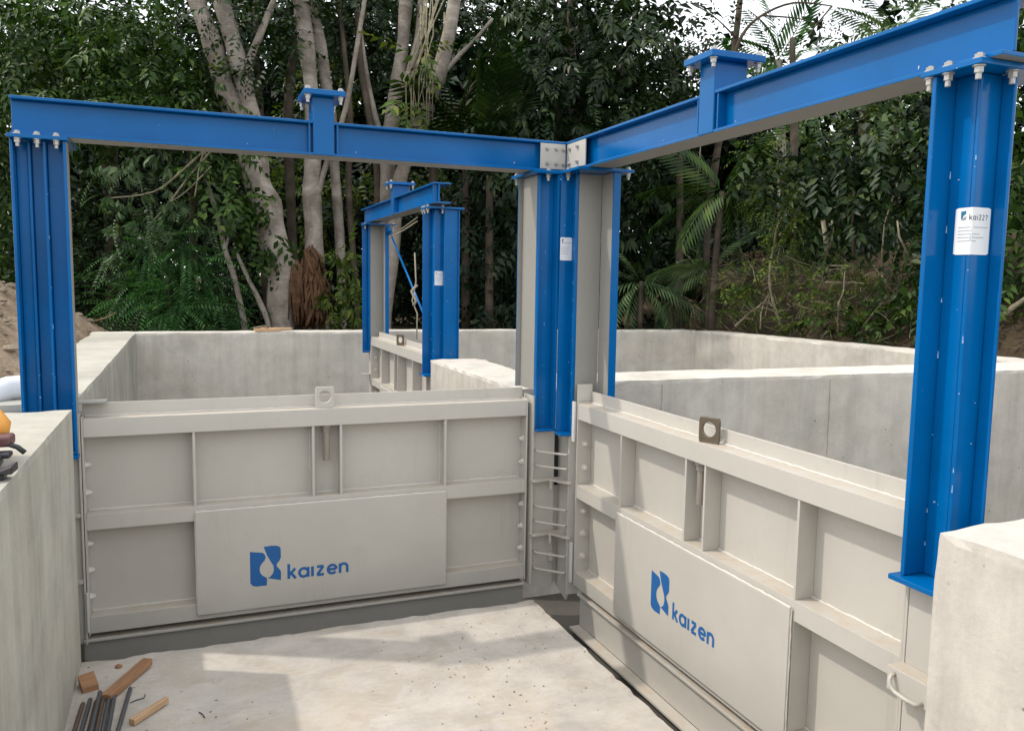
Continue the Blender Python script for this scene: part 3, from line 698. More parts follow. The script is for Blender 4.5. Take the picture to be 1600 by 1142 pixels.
def pebble(q, c, r, rng):
    o = []
    for i in range(5):
        for j in range(6):
            a = math.pi*i/4; b = 2*math.pi*j/6; rr = r*rng.uniform(.75, 1.2)
            o.append((c[0]+rr*math.sin(a)*math.cos(b), c[1]+rr*math.sin(a)*math.sin(b), c[2]+rr*.6*math.cos(a)))
    q.add(o, [(i*6+j, i*6+(j+1) % 6, (i+1)*6+(j+1) % 6, (i+1)*6+j) for i in range(4) for j in range(6)])
cl_ = [(rng.uniform(-2.05, -.15), rng.uniform(-1.5, -.32), rng.uniform(.05, .25)) for _ in range(14)]
for i in range(200):
    c_ = rng.choice(cl_); pebble(q, (min(-.09, max(-2.09, rng.gauss(c_[0], c_[2]))), min(-.29, rng.gauss(c_[1], c_[2])), .001), rng.choice((.0018, .0022, .003, .0042)), rng)
tag(link('grit', q.mesh('grit', M['stone'])), 'loose grit and crumbs scattered over the slab', 'grit', kind='stuff')
q = MB(); pebble(q, (0, 0, .006), .016, rng); tag(link('stone', q.mesh('stone', M['wood']), None, (-1.96, -.375, 0)), 'small red brown lump on the slab near the left gate corner', 'stone')
# tool on left wall
tool = tag(empty('angle_grinder', (-2.185, -1.43, 1.060), 0), 'orange and black power tool lying on the near left wall, cut by the frame', 'power tool')
def tp(name, m, pts, rad, n=16):
    q = MB(); q.tube(pts, rad, n); return link(name, q.mesh(name, m, True), tool)
tp('motor_housing', M['orange'], [(-.12, .26, .10), (-.07, .25, .115), (-.03, .235, .11), (.0, .22, .085), (.015, .21, .07)], [.02, .05, .052, .04, .015])
boxo('gear_head', (-.06, .045, .13, .20, .050, .082), M['brown'], tool, .008)
tp('handle', M['tan'], [(-.12, .07, .060), (-.04, .08, .066), (.0, .09, .060), (.022, .095, .055)], [.022, .030, .026, .01])
boxo('battery', (-.14, .036, -.01, .075, .014, .044), M['black'], tool, .010)
boxo('battery', (-.14, .052, .065, .115, .030, .046), M['black'], tool, .006)
boxo('guard', (-.12, .062, -.085, -.030, .0, .020), M['black'], tool, .006)
q = MB(); P = [(-.12, -.12), (.035, -.115), (.055, -.095), (.084, -.10), (.088, -.035), (.070, -.025), (.050, -.045), (-.12, -.03)]
q.add([(x, y, .0205) for x, y in P]+[(x, y, .030+.012*(x > .06)) for x, y in P], [tuple(range(8))[::-1], tuple(range(8, 16))]+[(i, (i+1) % 8, 8+(i+1) % 8, 8+i) for i in range(8)])
link('guard', q.mesh('guard', M['black']), tool, bevel=.003)
q = MB(); q.tube([(.03, .14, .06), (.06, .13, .05), (.078, .125, .034)], .008, 6); link('trigger', q.mesh('trigger', M['black'], True), tool)
# white pipe left
q = MB(); q.tube([(-3.3, .22, .93), (-2.62, .26, .99), (-2.50, .27, 1.055), (-2.42, .30, 1.085), (-2.33, .34, 1.085), (-2.2, .42, 1.08)], [.06, .06, .055, .055, .055, .05], 18)
tag(link('drain_pipe', q.mesh('drain_pipe', M['whitepipe'], True)), 'white plastic pipe elbow lying behind the left blue post', 'pipe')
q = MB(); q.tube([(-2.62, .05, .80), (-2.50, .05, .93), (-2.47, .04, 1.0), (-2.52, .03, 1.06)], [.06, .07, .07, .05], 16)
tag(link('drain_pipe', q.mesh('drain_pipe', M['whitepipe'], True)), 'white plastic pipe end standing at the left frame edge beside the grey block', 'pipe')

# dirt pile
def mound(x, y):
    ridge = 1.60-.38*max(0, abs(x+3.25)-.15)-.10*max(0, y-4.2)-.35*max(0, 3.2-y)-.05*max(0, y-3.4)
    if x > -3.1: ridge -= .10*(x+3.1)
    ridge = min(ridge, .99+(-2.5-x)*.8)
    return max(.80, ridge)+mnoise.noise(Vector((x*2.5, y*2.5, 0)))*.07+mnoise.noise(Vector((x*9, y*9, 0)))*.035+.02*mnoise.noise(Vector((x*25, y*25, 0)))
nx_, ny_ = 100, 120
vv = [(-6.5+(6.5-2.49)*i/nx_, .9+6.6*j/ny_) for j in range(ny_+1) for i in range(nx_+1)]
q = MB(); q.add([(x, y, mound(x, y)) for x, y in vv], [(j*(nx_+1)+i, j*(nx_+1)+i+1, (j+1)*(nx_+1)+i+1, (j+1)*(nx_+1)+i) for j in range(ny_) for i in range(nx_)])
tag(link('dirt_pile', q.mesh('dirt_pile', M['dirt'], True)), 'pile of dug brown earth with stones behind the left blue post', 'dirt pile')
q = MB()
for i in range(900):
    x = rng.uniform(-4.6, -2.55); y = rng.uniform(1.6, 6.5); pebble(q, (x, y, mound(x, y)), rng.choice((.015, .02, .03, .05)), rng)
tag(link('rubble', q.mesh('rubble', M['stone'])), 'small stones and clods strewn over the dirt pile', 'rubble', kind='stuff')
q = MB(); q.tube([at(140, 503, 9.7), at(155, 500, 9.7), at(168, 496, 9.7), at(183, 488, 9.7)], .012, 8)
tag(link('pipe', q.mesh('pipe', M['tan'], True)), 'thin orange brown conduit sticking out of the dirt pile', 'pipe')
q = MB(); q.tube([(-3.05, 8.0, .8), (-3.03, 8.0, 2.4)], .035, 8); tag(link('stake', q.mesh('stake', M['wood'], True)), 'thin brown stake standing in the dark behind the dirt pile', 'stake')
# cords on rear gantry
for i, (a, b, l) in enumerate([(at(612, 366, 8.0), at(652, 340, 6.9), 'beige cord tied from the rear gantry brace to its post'), (at(612, 369, 8.0), at(652, 346, 6.9), 'second beige cord just below the first under the rear gantry beam')]):
    q = MB(); q.tube([a, (a+b)/2+Vector((0, 0, -.01)), b], .006, 6); tag(link('cord', q.mesh('cord', M['cordm'], True)), l, 'cord')
q = MB(); q.tube([at(648, 395, 7.2), at(650, 440, 7.2), at(644, 470, 7.2), at(652, 490, 7.2), at(651, 530, 7.2)], .006, 6); q.tube([at(652, 445, 7.2), at(643, 455, 7.2), at(650, 470, 7.2), at(646, 478, 7.2)], .012, 6)
tag(link('cord', q.mesh('cord', M['cordm'], True)), 'knotted pale rope hanging beside the rear gantry post', 'cord')

# ------------------------------------------------------------------ vegetation
RG = np.random.default_rng(11)
def leaf(base, d, nrm, L, Wd, fold=.25):
    base, d, nrm = [np.array(v, float) for v in (base, d, nrm)]; d = d/np.linalg.norm(d)
    s = np.cross(d, nrm); s /= np.linalg.norm(s)+1e-9; n = np.cross(s, d)
    P = [base, base+d*L*.42+s*Wd/2+n*Wd*fold, base+d*L, base+d*L*.42-s*Wd/2+n*Wd*fold, base+d*L*.5]
    P[2] = P[2]-n*L*.10
    return P, [(0, 1, 2, 4), (0, 4, 2, 3)]
class TPL:
    def __init__(s): s.v = []; s.f = []
    def leaf(s, *a, **k):
        P, F = leaf(*a, **k); o = len(s.v); s.v += P; s.f += [tuple(o+i for i in f) for f in F]
    def done(s): return np.array(s.v), np.array(s.f)
def t_broad(L=.36, n=9, ll=.115, lw=.056, seed=0):
    r = random.Random(seed); t = TPL()
    for i in range(n):
        x = L*(i+.6)/n; sd = 1 if i % 2 else -1; a = r.uniform(.7, 1.2)
        if i == n-1: a = .1
        t.leaf((x, 0, -x*x*.5), (math.cos(a), sd*math.sin(a), -r.uniform(.1, .6)), (r.uniform(-.3, .3), r.uniform(-.3, .3), 1), ll*r.uniform(.7, 1.15), lw*r.uniform(.8, 1.1))
    return t.done()
def t_pinnate(L=.5, n=13, ll=.085, lw=.022, curve=.7):
    t = TPL()
    for i in range(n):
        x = L*(i+1)/n; z = -curve*x*x; k = math.sin(math.pi*min(1, .18+.82*(1-i/n)))**.5 if i > n*.5 else 1; k = max(.35, k)
        for sd in (1, -1): t.leaf((x, 0, z), (.55, sd, -.25-curve*x), (0, 0, 1), ll*k, lw)
    return t.done()
def t_hang(n=7, ll=.16, lw=.045):
    t = TPL(); r = random.Random(3)
    for i in range(n):
        a = -1.3+2.6*i/(n-1); t.leaf((.05, 0, 0), (math.cos(a)*.8, math.sin(a)*.8, -r.uniform(.7, 1.4)), (.6, 0, .8), ll*r.uniform(.8, 1.1), lw)
    t.leaf((0, 0, 0), (.3, .1, -1), (1, 0, .3), ll*.8, lw)
    return t.done()
def t_frond(L=1.3, n=26, ll=.34, lw=.028, curve=.35, hang=.9):
    t = TPL()
    for i in range(n):
        f = (i+1)/n; x = L*f; z = .15*x-curve*x*x; k = .55+.6*math.sin(math.pi*min(1, f*.85+.1))
        for sd in (1, -1): t.leaf((x, 0, z), (.75, sd*.8, -hang*(.3+f*.8)), (0, -sd*.3, 1), ll*k, lw, .15)
    # rachis as a thin blade
    for i in range(6):
        x0, x1 = L*i/6, L*(i+1)/6; o = len(t.v)
        for x in (x0, x1):
            for y in (-.008, .008): t.v.append(np.array((x, y, .15*x-curve*x*x)))
        t.v.append(t.v[-1]); t.f.append((o, o+1, o+3, o+2))
    return t.done()
def t_vine(n=5, ll=.13, lw=.11):
    t = TPL(); r = random.Random(5)
    for i in range(n):
        t.leaf((r.uniform(-.1, .12), r.uniform(-.12, .12), r.uniform(-.12, .1)), (r.uniform(-.3, .5), r.uniform(-.5, .5), -1), (1, r.uniform(-.5, .5), r.uniform(.1, .9)), ll*r.uniform(.6, 1.1), lw*r.uniform(.6, 1.1), .12)
    return t.done()
TPLS = dict(broad=t_broad(), broad2=t_broad(.5, 11, .15, .062, 2), small=t_broad(.26, 9, .07, .036, 4), pin=t_pinnate(), pin2=t_pinnate(.38, 11, .06, .018, 1.0), hang=t_hang(), hang2=t_hang(6, .2, .05),
            frond=t_frond(1.3, 17, .42, .058, .35, .9), frond2=t_frond(.8, 12, .38, .048, .6, 1.2), vine=t_vine(), big=t_broad(1.0, 8, .55, .28, 7), grass=t_frond(.5, 10, .25, .012, .8, .8))
def norm(a): return a/(np.linalg.norm(a, axis=-1, keepdims=True)+1e-9)
def place(name, tpls, P, D, scale, m, parent=None, smooth=True):
    """many sprays joined into one foliage mesh: P points, D main axes"""
    k = len(tpls); allv = []; allf = []; off = 0
    for q in range(k):
        V, F = TPLS[tpls[q]]; Pq, Dq, Sq = P[q::k], D[q::k], scale[q::k]; n = len(Pq)
        if n == 0: continue
        X = norm(Dq); upv = np.tile(np.array([0, 0, 1.0]), (n, 1))+RG.normal(0, .35, (n, 3)); Y = norm(np.cross(upv, X)); Z = np.cross(X, Y)
        Rm = np.stack([X, Y, Z], axis=2)*Sq[:, None, None]
        vv = np.einsum('nij,kj->nki', Rm, V)+Pq[:, None, :]; allv.append(vv.reshape(-1, 3))
        allf.append((F[None]+(np.arange(n)*len(V))[:, None, None]).reshape(-1, 4)+off); off += n*len(V)
    v = np.concatenate(allv).astype(np.float32); f = np.concatenate(allf).astype(np.int32)
    me = bpy.data.meshes.new(name); me.vertices.add(len(v)); me.vertices.foreach_set('co', v.ravel())
    me.loops.add(f.size); me.loops.foreach_set('vertex_index', f.ravel()); me.polygons.add(len(f))
    me.polygons.foreach_set('loop_start', np.arange(0, f.size, 4, dtype=np.int32)); me.materials.append(m)
    me.update(calc_edges=True)
    global NLEAF; NLEAF += len(f)
    return link(name, me, parent)
NLEAF = 0
DK = 1.35
def dmin(px):      # nothing grows nearer than the back of the basin walls
    return float(np.interp(px, [0, 700, 1060, 1430, 1600], [9.0, 9.9, 10.3, 8.0, 7.3]))
def blob_pts(blobs, dens, shell=.55):
    """blobs: (px, py, rx_px, ry_px, depth, thickness) in photo pixels at a depth; returns world points and outward axes"""
    Ps = []; Ds = []
    for (px, py, rx, ry, d, th) in blobs:
        d = max(d, dmin(px)+th); dens_ = dens*DK
        c = np.array(at(px, py, d)); a = rx*d/FPX; b = ry*d/FPX
        n = max(3, int(dens_*math.pi*a*b)); u = norm(RG.normal(0, 1, (n, 3))); r = shell+(1-shell)*RG.random((n, 1))**.7; 
        r = np.where(RG.random((n, 1)) < .3, r*RG.random((n, 1)), r)
        loc = u*r
        w = loc[:, :1]*a*np.array(A_R)+loc[:, 1:2]*b*np.array([0, 0, 1.])+loc[:, 2:]*th*np.array([A_F.x, A_F.y, 0])/.995
        # break the outline up
        w += RG.normal(0, .07*(a+b), (n, 3))*(RG.random((n, 1)) < .35)
        Ps.append(c+w); o = u[:, :1]*np.array(A_R)+u[:, 1:2]*np.array([0, 0, 1.])+u[:, 2:]*np.array([A_F.x, A_F.y, 0]); Ds.append(o)
    return np.concatenate(Ps), np.concatenate(Ds)
def foliage(name, blobs, tpls, dens, m, parent=None, droop=.5, scale=1.0, rnd=.6, shell=.55):
    P, D = blob_pts(blobs, dens, shell)
    D = norm(norm(D)+RG.normal(0, rnd, D.shape)+np.array([0, 0, -droop])); S = scale*RG.uniform(.7, 1.25, len(P))
    return place(name, tpls, P, D, S, m, parent)
def trunk(name, pts, parent, m, d=None, n=12, wob=.22, seed=0):
    """pts: (px, py, width_px[, depth])"""
    W_ = [at(p[0], p[1], p[3] if len(p) > 3 else d) for p in pts]; r_ = [p[2]/2*(p[3] if len(p) > 3 else d)/FPX for p in pts]
    # finer rings by interpolation
    Wf = []; rf = []
    for i in range(len(W_)-1):
        p0, p1, p2, p3 = W_[max(0, i-1)], W_[i], W_[i+1], W_[min(len(W_)-1, i+2)]
        for k in range(4):
            t = k/4; Wf.append(.5*((2*p1)+(p2-p0)*t+(2*p0-5*p1+4*p2-p3)*t*t+(3*p1-p0-3*p2+p3)*t**3)); rf.append(r_[i]*(1-t)+r_[i+1]*t)
    Wf.append(W_[-1]); rf.append(r_[-1]); q = MB(); o = parent.location if parent else Vector((0, 0, 0))
    q.tube([w-o for w in Wf], rf, n, wob, seed); return link(name, q.mesh(name, m, True), parent)
def tree(label, limbs, crown, tpls, dens, lm, bm, d, cat='tree', name='tree', group='trees behind the basins', droop=.5, scale=1, **kw):
    d = max(d, dmin(limbs[0][0][0])+(.9 if bm is M['bark_dark'] else .3)); base = at(limbs[0][0][0], limbs[0][0][1], d); base = Vector((base.x, base.y, .85))
    o = tag(empty(name, base), label, cat, group)
    for i, L in enumerate(limbs):
        if i == 0: L = [(L[0][0], L[0][1]+60, L[0][2]*1.25)+tuple(L[0][3:])]+L
        trunk('trunk' if i == 0 else 'limb', L, o, bm, d, seed=i+len(label))
    if crown:
        c = foliage('crown', crown, tpls, dens, lm, None, droop, scale, **kw); c.parent = o; c.location = -base
    return o
def shrub(label, blobs, tpls, dens, lm, cat='shrub', name='shrub', stems=None, droop=.4, scale=1, group=None, bm=None, **kw):
    b = list(blobs[0]); b[4] = max(b[4], dmin(b[0])+b[5]); base = at(b[0], b[1], b[4]); base = Vector((base.x, base.y, .85)); o = tag(empty(name, base), label, cat, group)
    c = foliage('foliage', blobs, tpls, dens, lm, None, droop, scale, **kw); c.parent = o; c.location = -base
    for i, s in enumerate(stems or []): trunk('stem', s, o, bm or M['bark_dark'], b[4], n=7, seed=i)
    return o

# far wood that reads as one dark mass
far = [(x, y, 190, 150, 17+3*((i*7) % 3)/3, 1.5) for i, (x, y) in enumerate([(1150, 250), (720, 120), (660, 40), (1400, 160), (1230, 290), (1410, 260), (1490, 190), (1100, 210), (1440, 330), (1040, 200), (240, 300), (60, 330), (140, 260), (460, 300), (620, 300), (780, 180), (850, 280), (1150, 370), (1280, 400), (700, 330), (400, 180), (200, 220), (380, 260), (640, 220), (560, 200), (960, 260), (1100, 280), (-80, 260), (120, 200), (300, 120), (330, 330), (500, 130), (520, 360), (700, 380), (860, 160), (900, 360), (1040, 330), (1220, 380), (1400, 390), (1560, 250), (1640, 420), (100, 420), (60, 60), (-150, 90), (430, 0), (900, 20), (1650, 60), (760, 250), (1180, 300), (1340, 330)])]
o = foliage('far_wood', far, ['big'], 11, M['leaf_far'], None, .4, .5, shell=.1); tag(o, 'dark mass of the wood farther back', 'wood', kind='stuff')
# understorey filling the dark between trunks
und = [(x, y, 110, 75, 12.6, .8) for x, y in [(0, 430), (90, 400), (200, 440), (330, 460), (430, 440), (560, 460), (680, 440), (780, 430), (880, 440), (980, 430), (1080, 400), (170, 330), (420, 330), (560, 330), (700, 330), (820, 330), (920, 320), (240, 250), (1200, 360), (1320, 380)]]
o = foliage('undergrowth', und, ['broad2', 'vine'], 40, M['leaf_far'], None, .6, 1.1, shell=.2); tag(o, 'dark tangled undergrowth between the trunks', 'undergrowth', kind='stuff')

# pale trunks in the middle
A = [(440, 512, 40), (437, 470, 40), (440, 430, 44), (428, 380, 48), (418, 330, 46), (405, 290, 44), (392, 240, 42), (372, 190, 38), (352, 140, 34), (335, 80, 32), (318, 30, 28), (300, -20, 26), (280, -90, 22)]
A2 = [(408, 280, 30), (402, 230, 32), (393, 180, 28), (378, 120, 26), (362, 60, 26), (345, 5, 26), (336, -60, 22)]
A3 = [(372, 150, 12), (392, 90, 12), (412, 40, 10), (440, -30, 8)]
tree('thick pale leaning tree forking upward left of the middle, sunlit mottled bark', [A, A2, A3], [(390, 60, 70, 55, 9.6, .7), (345, 20, 60, 40, 10.4, .6), (440, 30, 60, 60, 10.6, .7), (300, 30, 50, 30, 10.8, .5), (415, 110, 42, 30, 9.7, .4)], ['broad', 'small'], 75, M['leaf_dark'], M['bark'], 10.0)
B = [(492, 512, 44), (491, 440, 34), (490, 400, 30), (490, 350, 28), (487, 300, 28), (489, 250, 26), (487, 190, 22), (485, 130, 23), (478, 70, 25), (470, 0, 25), (462, -80, 22)]
B2 = [(489, 330, 10), (512, 250, 8), (540, 170, 8), (560, 60, 7), (575, -30, 6)]
tree('straight slim pale tree with a shaggy brown root mass at its base', [B, B2], [(520, 20, 60, 40, 11.2, .7), (470, -40, 70, 40, 10.4, .6), (540, 90, 40, 45, 11.6, .5)], ['broad'], 70, M['leaf_dark'], M['bark'], 10.3)
C_ = [(536, 512, 13), (532, 395, 14), (528, 330, 15), (524, 270, 15), (518, 200, 17), (510, 130, 18), (500, 70, 19), (490, 10, 14), (480, -60, 12)]
tree('thin pale tree rising close behind the straight slim one', [C_], [(560, -10, 70, 40, 11.5, .6)], ['broad'], 60, M['leaf_dark'], M['bark'], 10.7)
D_ = [(588, 512, 30), (592, 420, 27), (596, 360, 28), (600, 300, 28), (605, 250, 26), (614, 180, 24), (622, 120, 22), (630, 60, 20), (634, 0, 20), (638, -80, 18)]
D2 = [(606, 250, 14), (585, 180, 11), (570, 110, 10), (560, 30, 9), (548, -50, 8)]
D3 = [(618, 160, 14), (640, 110, 12), (655, 50, 12), (660, -20, 10)]
tree('grey upright tree behind the rear gantry with two thin side limbs', [D_, D2, D3], [(600, 30, 70, 50, 11.6, .8), (560, 60, 40, 60, 11.8, .5), (660, 20, 45, 40, 11.4, .6)], ['broad', 'hang'], 60, M['leaf_dark'], M['bark'], 10.9)
E_ = [(600, 512, 22), (612, 400, 21), (622, 300, 21), (636, 250, 21), (655, 200, 24), (680, 140, 23), (695, 80, 22), (708, 20, 20), (716, -60, 18)]
E2 = [(690, 120, 8), (715, 90, 7), (745, 60, 6), (770, 30, 5)]
tree('pale tree curving up to the right, hung with vines, behind the rear gantry', [E_, E2], [(740, 30, 45, 30, 11, .5), (720, -20, 60, 30, 11, .5), (775, 20, 40, 35, 11.5, .5)], ['small'], 45, M['leaf_dark'], M['bark'], 10.5)
for i, (pts, l) in enumerate([
    ([(462, 512, 12), (455, 330, 14), (450, 200, 16), (456, 110, 15), (470, 30, 12), (480, -40, 10)], 'dim grey trunk between the thick leaning tree and the straight slim one'),
    ([(575, 512, 10), (590, 300, 10), (578, 190, 11), (565, 110, 10), (558, 20, 8), (550, -50, 7)], 'dark thin trunk left of the grey upright tree'),
    ([(560, 512, 9), (545, 300, 10), (548, 200, 9), (540, 100, 8), (530, 0, 7), (528, -40, 7)], 'darkest slender trunk behind the thin pale tree'),
    ([(420, 512, 9), (405, 340, 9), (412, 250, 10), (405, 150, 9), (400, 60, 8), (402, -40, 8)], 'slender shaded trunk just behind the fork of the thick leaning tree'),
    ([(690, 512, 10), (684, 380, 10), (676, 280, 12), (690, 200, 9), (730, 150, 7), (765, 90, 6)], 'crooked grey trunk right of the rear gantry beam'),
    ([(868, 512, 9), (866, 250, 10), (872, 180, 11), (880, 110, 9), (890, 20, 8), (895, -40, 8)], 'thin trunk rising inside the dark hanging foliage above the corner post'),
    ([(1100, 512, 9), (1106, 350, 11), (1114, 280, 12), (1124, 220, 11), (1136, 160, 11), (1146, 90, 10), (1154, 20, 9), (1160, -40, 8)], 'slim dark trunk against the sky right of the middle post of the right beam'),
    ([(1236, 520, 8), (1238, 400, 9), (1240, 300, 9), (1241, 215, 12), (1240, 180, 12), (1238, 60, 8)], 'dead straight trunk seen under the right beam in front of the sky gap')]):
    cr = []
    if i == 6: cr = [(1150, 60, 70, 45, 11, .5), (1120, 110, 60, 40, 11, .5)]
    if i == 5: cr = [(880, 20, 60, 40, 10.5, .6)]
    tree(l, [pts], cr, ['small'], 30, M['leaf_dark'], M['bark_dark'], 10.8 if i < 5 else 10.2)
# thin stems with limbs on the left
tree('thin grey sapling stem leaning between the shrub and the thick tree', [[(382, 512, 9), (368, 440, 9), (352, 390, 8), (338, 330, 8), (322, 280, 7), (318, 230, 6), (312, 160, 5)], [(352, 390, 5), (360, 350, 4), (350, 300, 3)]],
     [(330, 200, 40, 30, 9, .4), (345, 300, 30, 20, 9, .3), (300, 250, 35, 25, 9, .3)], ['broad'], 90, M['leaf'], M['bark'], 8.9, group=None)
tree('dead grey stem leaning right beside the thick tree base', [[(420, 512, 8), (405, 470, 8), (385, 430, 7), (372, 400, 5), (365, 380, 3)]], None, None, 0, None, M['bark'], 9.4, group=None)

# upper left big crown
tree('broad green tree filling the upper left above the left beam', [[(180, 512, 26), (175, 350, 24), (170, 200, 22), (160, 60, 18)], [(172, 200, 14), (230, 120, 10), (280, 60, 7)], [(168, 160, 12), (100, 90, 9), (50, 40, 6)]],
     [(60, 40, 110, 65, 11, 1.), (170, 50, 120, 80, 10.5, 1.), (250, 90, 80, 60, 10, .8), (120, 140, 110, 60, 10.2, .8), (225, 165, 90, 45, 9.6, .6), (40, 120, 60, 40, 11.5, .6), (295, 150, 50, 60, 10.2, .5), (15, 190, 60, 50, 10.8, .6), (20, 290, 60, 70, 11, .6), (20, 380, 60, 50, 11, .5)], ['broad', 'small', 'broad2'], 120, M['leaf'], M['bark_dark'], 11.4, scale=.92)
tree('lighter leafy branch mass hanging just above the left beam', [[(300, 512, 10), (300, 300, 10), (290, 180, 8), (270, 120, 6)]],
     [(280, 120, 60, 30, 9.2, .4), (330, 145, 40, 25, 9.2, .3), (200, 160, 50, 22, 9.2, .3), (235, 140, 40, 22, 9.0, .3)], ['hang', 'broad'], 90, M['leaf'], M['bark_dark'], 9.6, scale=.85, group=None)
# branches with drooping leaflets under the left beam
shrub('overhanging branches with drooping leaf clusters under the left beam', [(200, 260, 60, 18, 8.2, .3), (270, 250, 50, 25, 8.2, .3), (230, 320, 50, 22, 8.0, .3), (170, 310, 26, 12, 8.0, .2), (290, 310, 36, 28, 8.3, .3), (330, 340, 36, 24, 8.4, .3), (255, 350, 40, 18, 8.1, .2), (190, 345, 30, 16, 8.1, .2), (175, 395, 10, 16, 8.0, .1)],
      ['hang', 'hang', 'pin2'], 75, M['leaf_pale'], stems=[[(330, 225, 4), (290, 262, 4), (240, 300, 3), (170, 310, 2)], [(340, 225, 3), (300, 270, 3), (262, 320, 3), (235, 350, 2)], [(322, 225, 3), (312, 260, 3), (304, 310, 2)], [(330, 260, 3), (290, 300, 2), (262, 318, 2)]], bm=M['twig'], cat='branches', name='branch', scale=.95, droop=1.0)
# fern-like shrub
shrub('bushy fern green shrub with feathery sprays standing behind the rear wall', [(265, 440, 70, 60, 9.9, .4), (245, 480, 85, 35, 9.7, .4), (330, 460, 50, 45, 9.9, .4), (250, 385, 36, 28, 9.8, .3), (300, 400, 40, 30, 9.9, .3), (345, 495, 40, 25, 9.8, .3)],
      ['pin', 'pin2'], 150, M['leaf_fern'], stems=[[(270, 515, 8), (262, 440, 6), (250, 380, 3)]], droop=.35, scale=.95, rnd=.45)
shrub('dark shrub in the shade left of the feathery shrub', [(140, 450, 50, 60, 10.2, .5), (150, 380, 60, 50, 10.5, .5), (120, 320, 40, 50, 10.6, .5), (60, 420, 40, 50, 10, .4)], ['broad'], 60, M['leaf_dark'])
shrub('bright climbing plant with pointed leaves right of the shaggy root mass', [(540, 400, 26, 22, 9.4, .25), (548, 450, 26, 40, 9.4, .25), (555, 490, 26, 22, 9.3, .2), (520, 480, 14, 30, 9.5, .2)], ['hang2', 'broad'], 120, M['leaf_yel'], scale=.75, droop=.9, cat='climber', name='climbing_plant')
shrub('small green sprigs on the trunks left of the shaggy root mass', [(420, 370, 18, 40, 9.8, .2), (380, 310, 30, 26, 9.6, .2), (395, 350, 20, 20, 9.6, .2), (360, 250, 40, 20, 9.4, .3)], ['broad'], 110, M['leaf'], droop=.8)
shrub('yellow tinged sprigs among the middle trunks', [(500, 140, 60, 60, 12, .5), (430, 250, 60, 40, 12, .5), (560, 290, 40, 60, 12, .4), (470, 330, 40, 60, 11.8, .4), (660, 250, 40, 50, 11.5, .4)], ['small', 'broad'], 50, M['leaf_yel'], droop=.5)
# fibrous root mass: many hanging strands
q = MB(); rr = random.Random(8)
for i in range(150):
    x = rr.gauss(487, 9); y0 = rr.uniform(380, 440)+abs(x-487)*.8; L = rr.uniform(30, 120); d = 10.05+rr.uniform(-.1, .2); w = rr.uniform(-16, 18)
    q.tube([at(x, y0, d), at(x+w*.5+rr.uniform(-6, 6), y0+L*.35, d), at(x+w+rr.uniform(-7, 7), min(505, y0+L*.7), d-.03), at(x+w*1.1+rr.uniform(-8, 8), min(514, y0+L), d+.05)], [.012, rr.uniform(.012, .03), rr.uniform(.01, .03), .006], 5)
tag(link('hanging_roots', q.mesh('hanging_roots', M['fibre'], True)), 'shaggy brown aerial roots wrapped round the base of the straight slim tree', 'roots')
q = MB()
for i in range(22):
    x = rr.gauss(466, 5); q.tube([at(x, 405+rr.uniform(0, 20), 9.9), at(x-4+rr.uniform(-4, 4), 440, 9.9), at(x+rr.uniform(-6, 6), 490+rr.uniform(-20, 20), 9.9)], [.014, .02, .008], 5)
tag(link('hanging_roots', q.mesh('hanging_roots', M['fibre'], True)), 'narrow brown strand of roots hanging left of the shaggy mass', 'roots')
# vines hanging by the curved tree
vi = MB()
for i in range(16):
    x0 = 672+rr.uniform(-16, 26); x1 = 648+rr.uniform(-14, 22)
    vi.tube([at(x0, -10+rr.uniform(-20, 30), 10.2), at((x0+x1)/2+rr.uniform(-10, 14), 60+rr.uniform(-10, 20), 10.2), at(x1+rr.uniform(-8, 8), 130+rr.uniform(-10, 10), 10.1), at(x1+rr.uniform(-8, 8), 160+rr.uniform(0, 90), 10.1)], [.009, .009, .008, .004], 5)
tag(link('hanging_vines', vi.mesh('hanging_vines', M['twig'], True)), 'tangle of pale bare vines hanging between the two right hand trunks', 'vines')
shrub('yellowing leaves caught in the vines beside the curved tree', [(662, 95, 16, 24, 10.1, .15), (648, 160, 14, 10, 10.1, .1), (630, 165, 8, 12, 10.1, .1)], ['broad2'], 70, M['leaf_yel'], droop=1)
# spiky palm between trunks and dark tree
def palm(label, c, d, ang, L, tpl, m, lean=0, stem=None, n=None, zup=(.2, .8), bm=None):
    d = max(d, dmin(c[0])+.25); base = at(c[0], c[1], d); o = tag(empty('palm_plant', base), label, 'palm', 'palm plants in the wood')
    V, F = TPLS[tpl]
    P = []; D = []
    for a in ang:
        t = R(a); v = np.array(A_R)*math.cos(t)+np.array([0, 0, 1.])*math.sin(t)+np.array([A_F.x, A_F.y, 0])*RG.uniform(-.6, .2); D.append(v); P.append((0, 0, 0))
    k = 0
    for p_, d_ in zip(P, D):
        fo = place('frond', [tpl], np.array([p_], float), np.array([d_]), np.array([L*RG.uniform(.85, 1.15)]), m, o)
    if stem: trunk('trunk', stem, o, bm or M['bark_dark'], d, n=8)
    return o
palm('drooping palm fan right of the corner post above the rear wall, pale green', (1000, 440), 8.6, (150, 190, 215, 30, -10, -40, 250, 285, 120), .62, 'frond', M['leaf_pale'], stem=[(1000, 515, 10), (1002, 440, 8)])
palm('palm fan with hanging leaflets low in front of the earth bank', (1110, 420), 8.8, (160, 175, 200, 10, -5, 340, 60), .55, 'frond', M['leaf_pale'], stem=[(1105, 520, 9), (1110, 420, 7)])
palm('palm clump low down near the rear wall top, leaflets pointing down', (1048, 470), 8.2, (200, 230, 255, 280, 310, 335, 120, 60), .5, 'frond2', M['leaf_pale'], stem=[(1048, 520, 9), (1048, 470, 7)])
